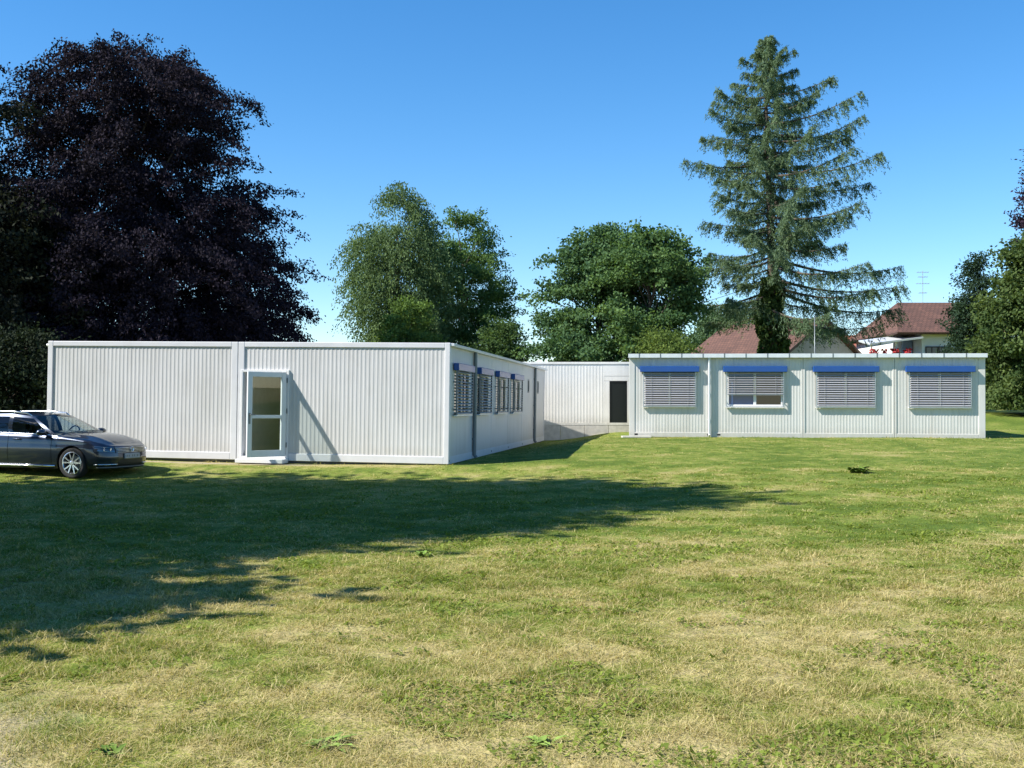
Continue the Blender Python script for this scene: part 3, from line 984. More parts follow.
def inset(z, x):
    t = interp([(0.15, 0.10), (0.22, 0.055), (0.30, 0.028), (0.42, 0.012), (0.55, 0.0), (0.66, -0.002), (0.72, 0.012), (0.80, 0.016), (0.90, 0.035), (1.0, 0.06)], z)
    if x > 0.3:
        t += min(1, (x - 0.3) / 0.5) * interp([(0.15, 0.03), (0.3, 0.0), (0.45, 0.0), (0.62, 0.035), (0.75, 0.08)], z)
    return t
# refine columns of the plan curve around seams and arches
xs_extra = []
seams = [-0.52, -1.665, -2.62]
cols = []
L = [0]
for a, b in zip(plan, plan[1:]): L.append(L[-1] + (b - a).length)
cand = set()
for i in range(len(plan)): cand.add(round(L[i], 5))
# positions of x for side part
def s_of_x(x):
    for i in range(len(plan) - 1):
        if plan[i].y > 0.6 and plan[i].x >= x >= plan[i + 1].x:
            t = (plan[i].x - x) / max(plan[i].x - plan[i + 1].x, 1e-9)
            return L[i] + t * (L[i + 1] - L[i])
    return None
for sx in seams:
    for d in (-0.006, 0.006):
        cand.add(round(s_of_x(sx + d), 5))
for c in ARX:
    for k in range(0, 25):
        a = math.pi * k / 24
        cand.add(round(s_of_x(c + AR * 0.9999 * math.cos(a)), 5))
    for d in (-AR - 0.004, AR + 0.004): cand.add(round(s_of_x(c + d), 5))
cand = sorted(cand)
ss_ = [cand[0]]
for c in cand[1:]:
    if c - ss_[-1] > 0.0035: ss_.append(c)
def plan_at(s):
    i = max(0, min(len(L) - 2, int(np.searchsorted(L, s)) - 1))
    t = (s - L[i]) / max(L[i + 1] - L[i], 1e-9)
    p = plan[i].lerp(plan[i + 1], t)
    d = (plan[min(i + 2, len(plan) - 1)] - plan[max(i - 1, 0)]).normalized()
    return p, Vector((d.y * -1 * -1, -d.x))   # outward normal in the plan
NR = 16
grid_pts = []
for s in ss_:
    p, nrm = plan_at(s)
    nrm = Vector((-(-nrm.x), nrm.y))
    # outward: away from the axis
    c = Vector((p.x + 1.5, p.y)) if False else Vector((p.x, p.y))
    if nrm.y < 0 or (abs(p.y) < 0.5 and p.x > 0 and nrm.x < 0): nrm = -nrm
    if abs(p.y) < 0.5 and p.x < -3: nrm = Vector((-abs(nrm.x), nrm.y))
    zb, zt = zbot(p.x), interp(ztop, p.x)
    colm = []
    for j in range(NR + 1):
        v = j / NR
        z = zb + (zt - zb) * v
        ins = inset(z, p.x)
        top = max(0, (z - (zt - 0.055)) / 0.055)
        ins += 0.035 * top * top
        q = p - nrm * ins
        colm.append((q.x, max(q.y, 0.0) if abs(p.y) > 1e-6 else 0.0, z))
    # wheel arch lip: lowest row flares a little
    grid_pts.append(colm)
def side_of(sg):
    body, d1, d2, gaps = MB(), MB(), MB(), {}
    for i in range(len(ss_) - 1):
        xm = 0.5 * (grid_pts[i][8][0] + grid_pts[i + 1][8][0])
        ym = 0.5 * (grid_pts[i][8][1] + grid_pts[i + 1][8][1])
        tgt = body
        onside = ym > 0.7 and -3.3 < xm < 0.2
        if onside and any(abs(xm - s) < 0.0055 for s in seams):
            tgt = gaps.setdefault(min(seams, key=lambda q: abs(q - xm)), MB())
        for j in range(NR):
            zc = 0.5 * (grid_pts[i][j][2] + grid_pts[i][j + 1][2])
            t2 = tgt
            if onside and tgt is body and zc > 0.30:
                if seams[1] < xm < seams[0]: t2 = d1
                elif seams[2] < xm < seams[1]: t2 = d2
            a, b, c, d_ = grid_pts[i][j], grid_pts[i + 1][j], grid_pts[i + 1][j + 1], grid_pts[i][j + 1]
            pts = [(p[0], p[1] * sg - (0.012 * sg if t2 in gaps.values() else 0), p[2]) for p in (a, b, c, d_)]
            t2.add(pts if sg < 0 else pts, [(0, 1, 2, 3) if sg < 0 else (3, 2, 1, 0)])
    return body, d1, d2, gaps
def weld(o, dist=0.0004):
    bm = bmesh.new(); bm.from_mesh(o.data)
    bmesh.ops.remove_doubles(bm, verts=bm.verts, dist=dist)
    bmesh.ops.recalc_face_normals(bm, faces=bm.faces)
    bm.to_mesh(o.data); bm.free()
    o.data.polygons.foreach_set('use_smooth', [True] * len(o.data.polygons))
    return o
bodyall = MB()
doors = {}
for sg in (-1, 1):
    b_, d1, d2, gp = side_of(sg)
    bodyall.add(b_.v, b_.f)
    for k, dd in ((0, d1), (1, d2)):
        do = weld(dd.build('door', M['car_paint'], car))
        doors[(sg, k)] = do
        hx = (-1.42, -2.42)[k]
        hz = 0.83
        hb = MB()
        yy = sg * 0.90
        hb.tube([(hx + 0.10, yy, hz), (hx + 0.085, yy + sg * 0.03, hz + 0.004), (hx - 0.085, yy + sg * 0.03, hz + 0.008), (hx - 0.10, yy, hz + 0.006)], 0.014, 8)
        hb.build('handle', M['car_paint'], do, smooth=True)
    for g_ in gp.values(): g_.build('door_gap', M['black'], car)
# bonnet and deck under the glasshouse
def top_edge(x):
    # the y of the shell's top row at x
    best = None
    for c in grid_pts:
        p = c[-1]
        if best is None or abs(p[0] - x) < abs(best[0] - x): best = p
    return best
tops = [c[-1] for c in grid_pts]
txs = np.array([p[0] for p in tops])[::-1]; tys = np.array([p[1] for p in tops])[::-1]; tzs = np.array([p[2] for p in tops])[::-1]
def hood(u, v):
    xf = tops[0][0]                               # nose
    x = xf + (-0.75 - xf) * v
    x = x if v > 0 else xf
    hw = float(np.interp(x, txs, tys)); z = float(np.interp(x, txs, tzs))
    crown = 0.085 * min(1, v * 3.0)
    ridge = 0.012 * math.exp(-((abs(u) - 0.62) / 0.10) ** 2) * min(1, v * 4)
    return (x, u * hw, z + crown * (1 - abs(u) ** 2.4) + ridge)
hv = [0, 0.008, 0.02, 0.04, 0.07] + list(np.linspace(0.1, 1, 16))
hb = MB().grid(hood, list(np.linspace(-1, 1, 29)), hv, flip=True)
bodyall.add(hb.v, hb.f)
# greenhouse
def belt(x): return Vector((x, float(np.interp(x, txs, tys)) - 0.01, float(np.interp(x, txs, tzs)) - 0.004))
rooft = [(-3.55, 1.28), (-3.3, 1.33), (-2.9, 1.36), (-2.3, 1.385), (-1.8, 1.382), (-1.4, 1.355), (-1.15, 1.315)]
def rail(x):
    return Vector((x, interp([(-3.5, 0.60), (-2.5, 0.655), (-1.6, 0.655), (-1.15, 0.625)], x), interp(rooft, x)))
lines = [(-0.40, -1.18), (-0.56, -1.27), (-1.62, -1.70), (-1.74, -1.80), (-2.57, -2.58), (-2.66, -2.67), (-3.28, -3.02), (-3.80, -3.42)]
kinds = ['p', 'w', 'b', 'w', 'b', 'd', 'p']
def gpt(i, v, sg, k=0.0):
    a0, b0 = belt(lines[i][0]), rail(lines[i][1])
    q = a0.lerp(b0, v)
    q.y += 0.035 * math.sin(math.pi * v) * 1.0
    return Vector((q.x, q.y * sg, q.z))
house = MB()
side_glass = {}
for sg in (-1, 1):
    for i, k in enumerate(kinds):
        sub = 6
        def fn(u, v, i=i):
            a, b = gpt(i, v, sg), gpt(i + 1, v, sg)
            return a.lerp(b, u)
        vs_all = [0, 0.04, 0.2, 0.4, 0.6, 0.78, 0.87, 1.0]
        us = list(np.linspace(0, 1, sub + 1))
        tgt = {'p': house, 'b': None}.get(k)
        if k == 'b': bpill = MB()
        if k in 'wd':
            house.grid(fn, us, [0, 0.04], flip=(sg > 0))
            house.grid(fn, us, [0.87, 1.0], flip=(sg > 0))
            side_glass.setdefault((sg, i), MB()).grid(fn, us, vs_all[1:7], flip=(sg > 0))
        elif k == 'b':
            house.grid(fn, us, [0.87, 1.0], flip=(sg > 0))
            bpill.grid(fn, us, vs_all[:7], flip=(sg > 0))
            weld(bpill.build('window_pillar', M['pane'], car))
        else:
            house.grid(fn, us, vs_all, flip=(sg > 0))
def wind(u, v):
    a = gpt(0, v, 1)
    bulge = 0.30 * (1 - u * u) * (1 - v) + 0.10 * (1 - u * u) * v
    return (a.x + bulge, a.y * u, a.z + (0.055 * v + 0.085 * (1 - v) * 0.8) * (1 - u * u))
def rearw(u, v):
    a = gpt(7, v, 1)
    return (a.x - 0.05 * (1 - u * u), a.y * u, a.z + 0.04 * v * (1 - u * u))
def roofs(u, v):
    x = lines[0][1] + (lines[-1][1] - lines[0][1]) * v
    a = rail(x)
    a0 = gpt(0, 1, 1)
    xf = x + 0.10 * (1 - u * u) * (1 - v) - 0.05 * (1 - u * u) * v
    return (xf, a.y * u, a.z + (0.055 * (1 - v) + 0.04 * v) * (1 - u * u))
us = list(np.linspace(-1, 1, 15))
house.grid(roofs, us, list(np.linspace(0, 1, 18)), flip=True)
house.grid(rearw, us, [0.0, 0.1]); house.grid(rearw, us, [0.85, 1.0])
bodyall.add(house.v, house.f)
bo = weld(bodyall.build('body', M['car_paint'], car), 0.002)
ws = weld(MB().grid(wind, us, list(np.linspace(0.03, 0.985, 9)), flip=True).build('windscreen', M['car_glass'], car))
wt = MB()
wt.grid(wind, us, [-0.02, 0.035], flip=True)
wt.build('scuttle', M['black'], car)
for (sg, i), g in side_glass.items():
    weld(g.build('side_window', M['car_glass_dark'] if i > 2 else M['car_glass'], car))
weld(MB().grid(rearw, us, [0.1, 0.5, 0.85]).build('rear_window', M['car_glass_dark'], car))
# wipers
for (u0, u1) in ((-0.75, 0.05), (-0.05, 0.7)):
    wp = MB().tube([Vector(wind(u0 + (u1 - u0) * t / 6, 0.05 + 0.02 * t / 6)) + Vector((0.012, 0, 0.014)) for t in range(7)], 0.007, 5)
    wp.build('wiper', M['black'], car)
# underbody and wheel housings
ub = MB()
ub.box(-3.7, 0.66, -0.62, 0.62, 0.19, 0.62)
for sg in (-1, 1):
    ub.box(-2.79 + 0.40, -0.40, sg * 0.62 if sg > 0 else -0.84, 0.84 if sg > 0 else -0.62, 0.20, 0.42)
for c in ARX:
    for sg in (-1, 1):
        vs = []
        for k in range(13):
            a = math.pi * k / 12
            for yy in (0.60, 0.895):
                vs.append((c + 0.374 * math.cos(a), sg * yy, AZ + 0.374 * math.sin(a)))
        ub.add(vs, [(2 * k, 2 * k + 1, 2 * k + 3, 2 * k + 2) for k in range(12)])
ub.build('underbody', M['black'], car)
# interior
for (sx, sy) in ((-1.55, -0.38), (-1.55, 0.38)):
    s = MB()
    s.obox((sx, sy, 0.62), (0.26, 0, 0.03), (0, 0.25, 0), (-0.01, 0, 0.09))
    s.obox((sx - 0.33, sy, 0.95), (0.07, 0, 0.015), (0, 0.24, 0), (-0.06, 0, 0.30))
    s.obox((sx - 0.42, sy, 1.29), (0.05, 0, 0.01), (0, 0.13, 0), (-0.012, 0, 0.075))
    s.build('seat', M['seat'], car, bevel=0.05)
s = MB()
s.obox((-2.45, 0, 0.62), (0.26, 0, 0.03), (0, 0.62, 0), (-0.01, 0, 0.09))
s.obox((-2.80, 0, 0.93), (0.07, 0, 0.015), (0, 0.62, 0), (-0.06, 0, 0.27))
s.build('seat', M['seat'], car, bevel=0.05)
dsh = MB()
dsh.obox((-0.62, 0, 0.86), (0.26, 0, 0.01), (0, 0.74, 0), (0, 0, 0.10))
dsh.build('dashboard', M['black'], car, bevel=0.04)
stw = MB()
stw.tube([Vector((-0.98, 0.38, 0.93)) + 0.19 * (Vector((0, 1, 0)) * math.cos(a) + Vector((0.35, 0, 0.93)) * math.sin(a)) for a in np.linspace(0, 2 * math.pi, 25)], 0.016, 6, cap=False)
stw.obox((-0.95, 0.38, 0.93), (0.012, 0, -0.005), (0, 0.18, 0), (0.01, 0, 0.03))
stw.build('steering_wheel', M['black'], car)
# roof rails
for sg in (-1, 1):
    pts = [Vector((x, sg * (rail(x).y - 0.015), rail(x).z + h)) for x, h in ((-1.28, 0.0), (-1.38, 0.045), (-1.8, 0.052), (-2.3, 0.05), (-2.9, 0.045), (-3.2, 0.04), (-3.3, 0.0))]
    MB().tube(pts, 0.017, 8).build('roof_rail', M['chrome'], car, smooth=True)
# window chrome line and sill strip
for sg in (-1, 1):
    pts = [Vector((x, sg * (belt(x).y + 0.006), belt(x).z + 0.012)) for x in np.linspace(-0.6, -3.25, 14)]
    MB().tube(pts, 0.010, 6).build('window_trim', M['chrome'], car, smooth=True)
    MB().tube([(-0.42, sg * 0.90, 0.262), (-1.2, sg * 0.912, 0.262), (-2.0, sg * 0.912, 0.262), (-2.38, sg * 0.905, 0.262)], 0.020, 8).build('sill_trim', M['chrome'], car, smooth=True)
# mirrors
for sg in (-1, 1):
    m = MB()
    c = Vector((-0.70, sg * 1.005, 0.985))
    prof = []
    for k in range(9):
        a = math.pi * k / 8
        rx_, s_ = -math.cos(a), math.sin(a) ** 0.6
        prof.append((rx_, s_))
    vs = []; n = 12
    for (t, s_) in prof:
        for q in range(n):
            b = 2 * math.pi * q / n
            vs.append((c.x + 0.085 * math.cos(b) * s_ * (0.9 if math.cos(b) < 0 else 1.1), c.y + t * 0.115, c.z + 0.07 * math.sin(b) * s_))
    fs = []
    for i in range(8):
        for q in range(n):
            q2 = (q + 1) % n
            fs.append((i * n + q, i * n + q2, (i + 1) * n + q2, (i + 1) * n + q))
    m.add(vs, fs)
    mo = m.build('mirror', M['car_paint'], car, smooth=True)
    MB().tube([(-0.68, sg * 0.86, 0.93), (-0.69, sg * 0.94, 0.945)], 0.022, 8).build('mirror_foot', M['black'], mo)
# front: grille, lamps, plate, badge, lower intake
def nose(y, z, out=0.004):
    ay = abs(y)
    best = None
    # find the point of the shell at this y and z
    prev = None
    for c in grid_pts:
        zz = [p[2] for p in c]
        if z > zz[-1] or z < zz[0]:
            z_ = min(max(z, zz[0]), zz[-1])
        else: z_ = z
        xq = float(np.interp(z_, zz, [p[0] for p in c])); yq = float(np.interp(z_, zz, [p[1] for p in c]))
        if prev is not None and prev[1] <= ay <= yq:
            t = (ay - prev[1]) / max(yq - prev[1], 1e-9)
            xx = prev[0] + t * (xq - prev[0])
            dx, dy = xq - prev[0], yq - prev[1]
            nn = Vector((dy, -dx)).normalized()
            return Vector((xx + nn.x * out, (ay + nn.y * out) * (1 if y >= 0 else -1), z))
        prev = (xq, yq)
    return Vector((prev[0], y, z))
def nose_panel(y0, y1, zlo, zhi, out, n=18, m=4):
    """a curved panel set on the nose; zlo, zhi are functions of y"""
    mb = MB()
    front = lambda u, v: nose(y0 + (y1 - y0) * u, zlo(y0 + (y1 - y0) * u) + (zhi(y0 + (y1 - y0) * u) - zlo(y0 + (y1 - y0) * u)) * v, out)
    us_, vs_ = list(np.linspace(0, 1, n + 1)), list(np.linspace(0, 1, m + 1))
    mb.grid(front, us_, vs_)
    return mb
grl = nose_panel(-0.50, 0.50, lambda y: 0.545, lambda y: 0.668, 0.006).build('grille', M['black'], car)
gs = MB()
for zz in (0.560, 0.590, 0.620, 0.650):
    gs.tube([nose(y, zz, 0.016) for y in np.linspace(-0.49, 0.49, 23)], 0.0065 if zz < 0.64 else 0.009, 6)
gs.build('grille_bar', M['chrome'], grl, smooth=True)
for sg in (-1, 1):
    lamp = MB()
    def lz0(y): return 0.552 + 0.03 * max(0, (abs(y) - 0.5) / 0.34)
    def lz1(y): return 0.668 + 0.035 * max(0, (abs(y) - 0.5) / 0.34)
    hl = nose_panel(sg * 0.515, sg * 0.835, lz0, lz1, 0.006).build('headlight', M['lamp_glass'], car, smooth=True)
    br = MB()
    br.tube([nose(sg * y, lz0(y) + 0.02, 0.012) for y in np.linspace(0.53, 0.81, 12)], 0.007, 6)
    br.tube([nose(sg * y, lz1(y) - 0.015, 0.012) for y in np.linspace(0.53, 0.82, 12)], 0.004, 6)
    for yy in (0.60, 0.72):
        p = nose(sg * yy, 0.62, 0.009)
        br.lathe([(0.001, 0.0), (0.030, 0.0), (0.034, 0.004)], 14, (0, 0, 0))
        k = 3 * 14
        for q in range(len(br.v) - k, len(br.v)):
            x_, h_, z_ = br.v[q]
            br.v[q] = (p.x + h_, p.y + x_, p.z + z_)
    br.build('lamp_reflector', M['chrome'], hl)
    fg = nose_panel(sg * 0.60, sg * 0.80, lambda y: 0.295, lambda y: 0.345, 0.006, 8, 2).build('fog_light', M['lamp_glass'], car, smooth=True)
    MB().tube([nose(sg * y, 0.30, 0.012) for y in np.linspace(0.44, 0.82, 14)], 0.010, 6).build('fog_trim', M['chrome'], fg, smooth=True)
    rl = MB()
    rl.box(-3.84, -3.66, sg * 0.70 - 0.12, sg * 0.70 + 0.12, 0.78, 0.92)
    rl.build('tail_light', M['red_paint'], car, bevel=0.03)
nose_panel(-0.42, 0.42, lambda y: 0.255, lambda y: 0.40, 0.005).build('lower_intake', M['black'], car)
MB().tube([nose(y, 0.235, 0.006) for y in np.linspace(-0.78, 0.78, 31)], 0.012, 6).build('lip_trim', M['dark_pipe'], car, smooth=True)
pt = MB()
for (ya, yb) in ((-0.26, 0.26),):
    pts = [nose(y, 0.47, 0.02) for y in np.linspace(ya, yb, 5)]
    xmid = max(p.x for p in pts) + 0.004
    pt.box(xmid - 0.03, xmid, ya, yb, 0.42, 0.53)
po = pt.build('number_plate', M['plate'], car, bevel=0.004)
marks = MB()
for (ya, yb) in ((-0.22, -0.16), (-0.15, -0.09), (-0.03, 0.03), (0.04, 0.10), (0.14, 0.22)):
    marks.box(xmid, xmid + 0.002, ya + 0.012, yb - 0.012, 0.452, 0.498)
marks.build('plate_lettering', M['dark_pipe'], po)
bd = MB()
bc = nose(0, 0.617, 0.0)
ring = [Vector((bc.x + 0.034, 0.055 * math.cos(a), bc.z + 0.055 * math.sin(a))) for a in np.linspace(0, 2 * math.pi, 21)]
bd.tube(ring, 0.007, 6, cap=False)
def stroke(a, b): bd.tube([(bc.x + 0.034, a[0] * 0.05, bc.z + a[1] * 0.05), (bc.x + 0.034, b[0] * 0.05, bc.z + b[1] * 0.05)], 0.005, 5)
for a, b in (((-0.45, 0.85), (0, 0.1)), ((0.45, 0.85), (0, 0.1)), ((-0.9, 0.35), (-0.4, -0.85)), ((-0.4, -0.85), (0, -0.05)), ((0, -0.05), (0.4, -0.85)), ((0.4, -0.85), (0.9, 0.35))):
    stroke(a, b)
bd.build('badge', M['chrome'], car)
# wheels
def make_wheel(x, sg):
    t = MB()
    prof = [(0.245, -0.09), (0.300, -0.108), (0.322, -0.100), (0.333, -0.07), (0.335, 0.07), (0.322, 0.100), (0.300, 0.108), (0.245, 0.09)]
    t.lathe(prof, 40)
    wo = t.build('wheel', M['tyre'], car, smooth=True, loc=(x, sg * 0.785, 0.328))
    if sg > 0: wo.rotation_euler = (0, 0, math.pi)
    r = MB()
    r.lathe([(0.246, 0.09), (0.240, -0.05), (0.246, -0.098), (0.232, -0.102), (0.222, -0.085), (0.215, 0.02)], 40)
    for k in range(5):
        for dl in (-0.16, 0.16):
            a0 = 2 * math.pi * k / 5 + 0.3
            a1 = a0 + dl * 1.75
            p0 = Vector((0.05 * math.cos(a0 + dl * 0.8), -0.082, 0.05 * math.sin(a0 + dl * 0.8)))
            p1 = Vector((0.228 * math.cos(a1), -0.094, 0.228 * math.sin(a1)))
            tdir = (p1 - p0).normalized()
            sd = tdir.cross(Vector((0, 1, 0))).normalized()
            r.obox((p0 + p1) / 2, (p1 - p0) / 2, sd * 0.0135, Vector((0, 0.011, 0)))
    r.lathe([(0.001, -0.098), (0.035, -0.098), (0.062, -0.088), (0.062, -0.05)], 20)
    r.build('rim', M['rim'], wo)
    bk_ = MB().lathe([(0.001, 0.0), (0.155, 0.0), (0.155, 0.02)], 24)
    bk_.build('brake_disc', M['dark_pipe'], wo)
for x in ARX:
    for sg in (-1, 1): make_wheel(x, sg)

# ------------------------------------------------------------------ trees
def leaf_quads(P, D, L, W, r):
    """rhombic leaves: centre P, axis D (unit), length L, width W"""
    n = len(P)
    rnd = unit(r.normal(0, 1, (n, 3)))
    S = unit(np.cross(D, rnd))
    a = D * (L * 0.5)[:, None]
    s = S * (W * 0.5)[:, None]
    mid = P - a * 0.15
    return np.stack([P - a, mid + s, P + a, mid - s], 1).reshape(-1, 3)

def limb_mesh(mb, pts, r0, r1, n=6):
    k = len(pts)
    rad = [r0 + (r1 - r0) * (i / (k - 1)) ** 0.8 for i in range(k)]
    mb.tube(pts, rad, n)

def make_tree(name, label, base, height, profile, seed, c_dark, c_light, n_spray, n_leaf, leaf=(0.22, 0.12), spray_len=1.1, spray_r=0.32,
              droop=0.0, shell=0.42, lobes=(0.22, 0.9), trunk_r=0.35, bark='bark', mat='leaf', group=None, n_limbs=26, center=(0, 0), trunk_top=0.8,
              layered=0.0, lean_z=0.25, gap=0.0, xf=None, cat='tree', zmin=0.3, fine=1.8, gain=1.0):
    r = np.random.default_rng(seed)
    n_leaf = int(n_leaf * fine)
    leaf = (leaf[0] / fine ** 0.5, leaf[1] / fine ** 0.5)
    t = thing(name, label, cat, base, group=group)
    hs_ = np.array([p[0] for p in profile]); rs_ = np.array([p[1] for p in profile])
    # heights, weighted by area
    hh = np.linspace(hs_[0], hs_[-1], 300)
    wgt = np.interp(hh, hs_, rs_) ** 1.25 + 0.12
    cdf = np.cumsum(wgt); cdf /= cdf[-1]
    h = np.interp(r.random(n_spray), cdf, hh)
    if layered > 0:
        step = layered / height
        h = h * (1 - 0.3) + 0.3 * (np.round(h / step) * step) + r.normal(0, 0.004, n_spray)
    az = r.random(n_spray) * 2 * math.pi
    Rm = np.interp(h, hs_, rs_)
    lob = 1 + lobes[0] * 2 * (fbm(az * 1.3 * lobes[1] + 50, h * 7 * lobes[1], seed, 3) - 0.5) * 2
    seamfix = np.minimum(az, 2 * math.pi - az) / 0.5
    rr = Rm * lob * np.clip(r.random(n_spray), 0.0, 1) ** shell
    C = np.stack([rr * np.cos(az) + center[0] * h, rr * np.sin(az) + center[1] * h, h * height], -1)
    if gap > 0:                                  # leave irregular holes
        g = fbm(C[:, 0] / 2.2 + seed, C[:, 2] / 1.7, seed + 5, 2)
        keep = g > gap * (0.6 + 0.4 * (rr / np.maximum(Rm, 0.1)))
        C, az, h, rr = C[keep], az[keep], h[keep], rr[keep]
    if xf is not None: C = xf(C)
    m = len(C)
    up = lean_z - droop + 0.5 * (h - 0.5)
    D = unit(np.stack([np.cos(az), np.sin(az), up + r.normal(0, 0.3, m)], -1) + r.normal(0, 0.35, (m, 3)))
    Ls = spray_len * (0.55 + 0.9 * r.random(m))
    # leaves along each spray
    u = r.random((m, n_leaf)) - 0.35
    off = r.normal(0, 1, (m, n_leaf, 3)) * (spray_r * (1 - 0.5 * np.abs(u)))[:, :, None]
    off[:, :, 2] *= 0.6
    P = C[:, None, :] + D[:, None, :] * (u * Ls[:, None])[:, :, None] + off
    P[:, :, 2] -= droop * (np.maximum(u, 0) ** 1.5) * Ls[:, None] * 0.9
    P = P.reshape(-1, 3)
    P[:, 2] = np.maximum(P[:, 2], zmin)
    n = len(P)
    LD = unit(np.repeat(D, n_leaf, axis=0) * 0.8 + r.normal(0, 0.8, (n, 3)) + np.array([0, 0, -0.35 - droop]))
    Lf = leaf[0] * (0.7 + 0.6 * r.random(n)); Wf = leaf[1] * (0.7 + 0.6 * r.random(n))
    V = leaf_quads(P, LD, Lf, Wf, r)
    q = np.repeat(np.clip(r.normal(0.45, 0.28, m), 0, 1), n_leaf) * 0.65 + 0.35 * r.random(n)
    cd, cl_ = np.array(c_dark) * gain, np.array(c_light) * gain
    cols_ = cd + (cl_ - cd) * q[:, None]
    fast_mesh('crown', V, 4, M[mat], t, cols_)
    # trunk and limbs
    mb = MB()
    rnd = random.Random(seed)
    tp = []
    kk = 8
    for i in range(kk + 1):
        f = i / kk
        z = height * trunk_top * f
        tp.append(Vector((center[0] * z / height + rnd.uniform(-0.08, 0.08) * f * 3, center[1] * z / height + rnd.uniform(-0.08, 0.08) * f * 3, z - (0.3 if i == 0 else 0))))
    limb_mesh(mb, tp, trunk_r, trunk_r * 0.18, 10)
    sel = r.choice(m, min(n_limbs, m), replace=False)
    for s in sel:
        e = Vector(C[s])
        f = min(0.95, max(0.12, (e.z / height) * 0.72 / trunk_top))
        i = f * kk
        a = tp[int(i)].lerp(tp[min(int(i) + 1, kk)], i - int(i))
        mid = a.lerp(e, 0.5) + Vector((rnd.uniform(-0.3, 0.3), rnd.uniform(-0.3, 0.3), 0.25 * (e - a).length * (0.35 - droop * 0.2)))
        limb_mesh(mb, smooth_poly([a, mid, e], 4), max(0.03, trunk_r * 0.32 * (1 - f * 0.6)), 0.018, 5)
    mb.build('trunk', M[bark], t, smooth=True)
    return t

def gz(x, y): return float(ground_z(x, y))
def at(px, Y): 
    x = X_of(px, Y)
    return (x, Y, gz(x, Y))

PU_D, PU_L = (0.008, 0.0075, 0.014), (0.030, 0.0225, 0.034)
b = at(128, 50)
make_tree('copper_beech', 'huge dark purple copper beech rising behind the long white hut', b, Z_of(50, 50) - b[2],
          [(0.05, 7.0), (0.14, 7.5), (0.26, 7.2), (0.34, 6.9), (0.44, 6.5), (0.58, 6.2), (0.68, 5.4), (0.76, 4.6), (0.84, 4.5), (0.90, 4.3), (0.95, 3.4), (1.0, 2.2)],
          101, PU_D, PU_L, 2250, 66, (0.26, 0.15), 1.9, 0.24, droop=0.45, lobes=(0.19, 1.6), trunk_r=0.55, bark='bark_dark', mat='leaf_dark', n_limbs=60, lean_z=0.2, gap=0.31, fine=3.0)
b = at(-28, 45)
make_tree('dark_tree', 'dark leafy tree at the picture edge, next to the copper beech', b, Z_of(74, 45) - b[2],
          [(0.04, 4.0), (0.3, 4.6), (0.55, 4.0), (0.8, 2.6), (0.95, 1.2), (1.0, 0.4)], 102, (0.008, 0.010, 0.009), (0.036, 0.042, 0.026), 900, 55, (0.26, 0.15), 1.2, 0.32,
          droop=0.3, trunk_r=0.4, bark='bark_dark', mat='leaf_dark', gap=0.36)
b = at(6, 38)
make_tree('garden_shrub', 'dark green shrub growing behind the dark estate car', b, 3.9,
          [(0.05, 2.2), (0.4, 2.6), (0.75, 2.0), (1.0, 0.6)], 103, (0.008, 0.013, 0.008), (0.034, 0.048, 0.024), 330, 50, (0.20, 0.12), 0.8, 0.28, trunk_r=0.10, mat='leaf_dark', n_limbs=14, cat='shrub', gap=0.40)
G = 1.6
b = at(396, 62)
make_tree('birch', 'tall drooping birch, highest of the trees behind the long hut', b, Z_of(186, 62) - b[2],
          [(0.10, 3.0), (0.25, 3.4), (0.45, 3.0), (0.62, 2.8), (0.76, 2.6), (0.86, 1.9), (0.94, 1.25), (1.0, 0.7)], 104, (0.030, 0.056, 0.026), (0.100, 0.145, 0.060), 1250, 58, (0.19, 0.10), 1.7, 0.20,
          droop=0.95, lobes=(0.17, 1.2), trunk_r=0.26, n_limbs=30, gap=0.29, gain=G, center=(0.10, 0))
b = at(463, 66)
make_tree('alder', 'broad loose-layered tree touching the drooping birch', b, Z_of(216, 66) - b[2],
          [(0.10, 2.9), (0.3, 3.3), (0.5, 3.2), (0.68, 2.7), (0.85, 2.0), (1.0, 0.7)], 105, (0.022, 0.050, 0.020), (0.092, 0.150, 0.048), 820, 52, (0.22, 0.13), 1.3, 0.24,
          droop=0.15, lobes=(0.24, 1.3), layered=1.15, trunk_r=0.26, n_limbs=40, gap=0.34, gain=G)
b = at(408, 57)
make_tree('garden_shrub', 'mid green bush below the drooping birch', b, Z_of(304, 57) - b[2],
          [(0.3, 1.2), (0.6, 1.6), (0.85, 1.1), (1.0, 0.4)], 106, (0.036, 0.066, 0.018), (0.110, 0.170, 0.044), 230, 48, (0.20, 0.12), 0.8, 0.26, trunk_r=0.12, n_limbs=10, cat='shrub', gap=0.3, gain=G)
b = at(495, 60)
make_tree('garden_shrub', 'dark green bush showing over the roof edge, under the loose-layered tree', b, Z_of(320, 60) - b[2],
          [(0.3, 1.4), (0.6, 1.6), (0.85, 1.1), (1.0, 0.4)], 107, (0.020, 0.042, 0.018), (0.075, 0.120, 0.040), 230, 48, (0.20, 0.12), 0.8, 0.26, trunk_r=0.12, n_limbs=10, cat='shrub', gap=0.3, gain=G)
b = at(600, 60)
make_tree('maple', 'dense green maple above the cream corridor', b, Z_of(230, 60) - b[2],
          [(0.12, 2.9), (0.3, 3.3), (0.55, 3.1), (0.75, 2.5), (0.9, 1.8), (1.0, 0.8)], 108, (0.022, 0.052, 0.026), (0.084, 0.140, 0.056), 860, 58, (0.24, 0.17), 1.0, 0.30,
          droop=0.1, lobes=(0.42, 1.9), trunk_r=0.28, n_limbs=30, gap=0.33, gain=G)
b = at(652, 57)
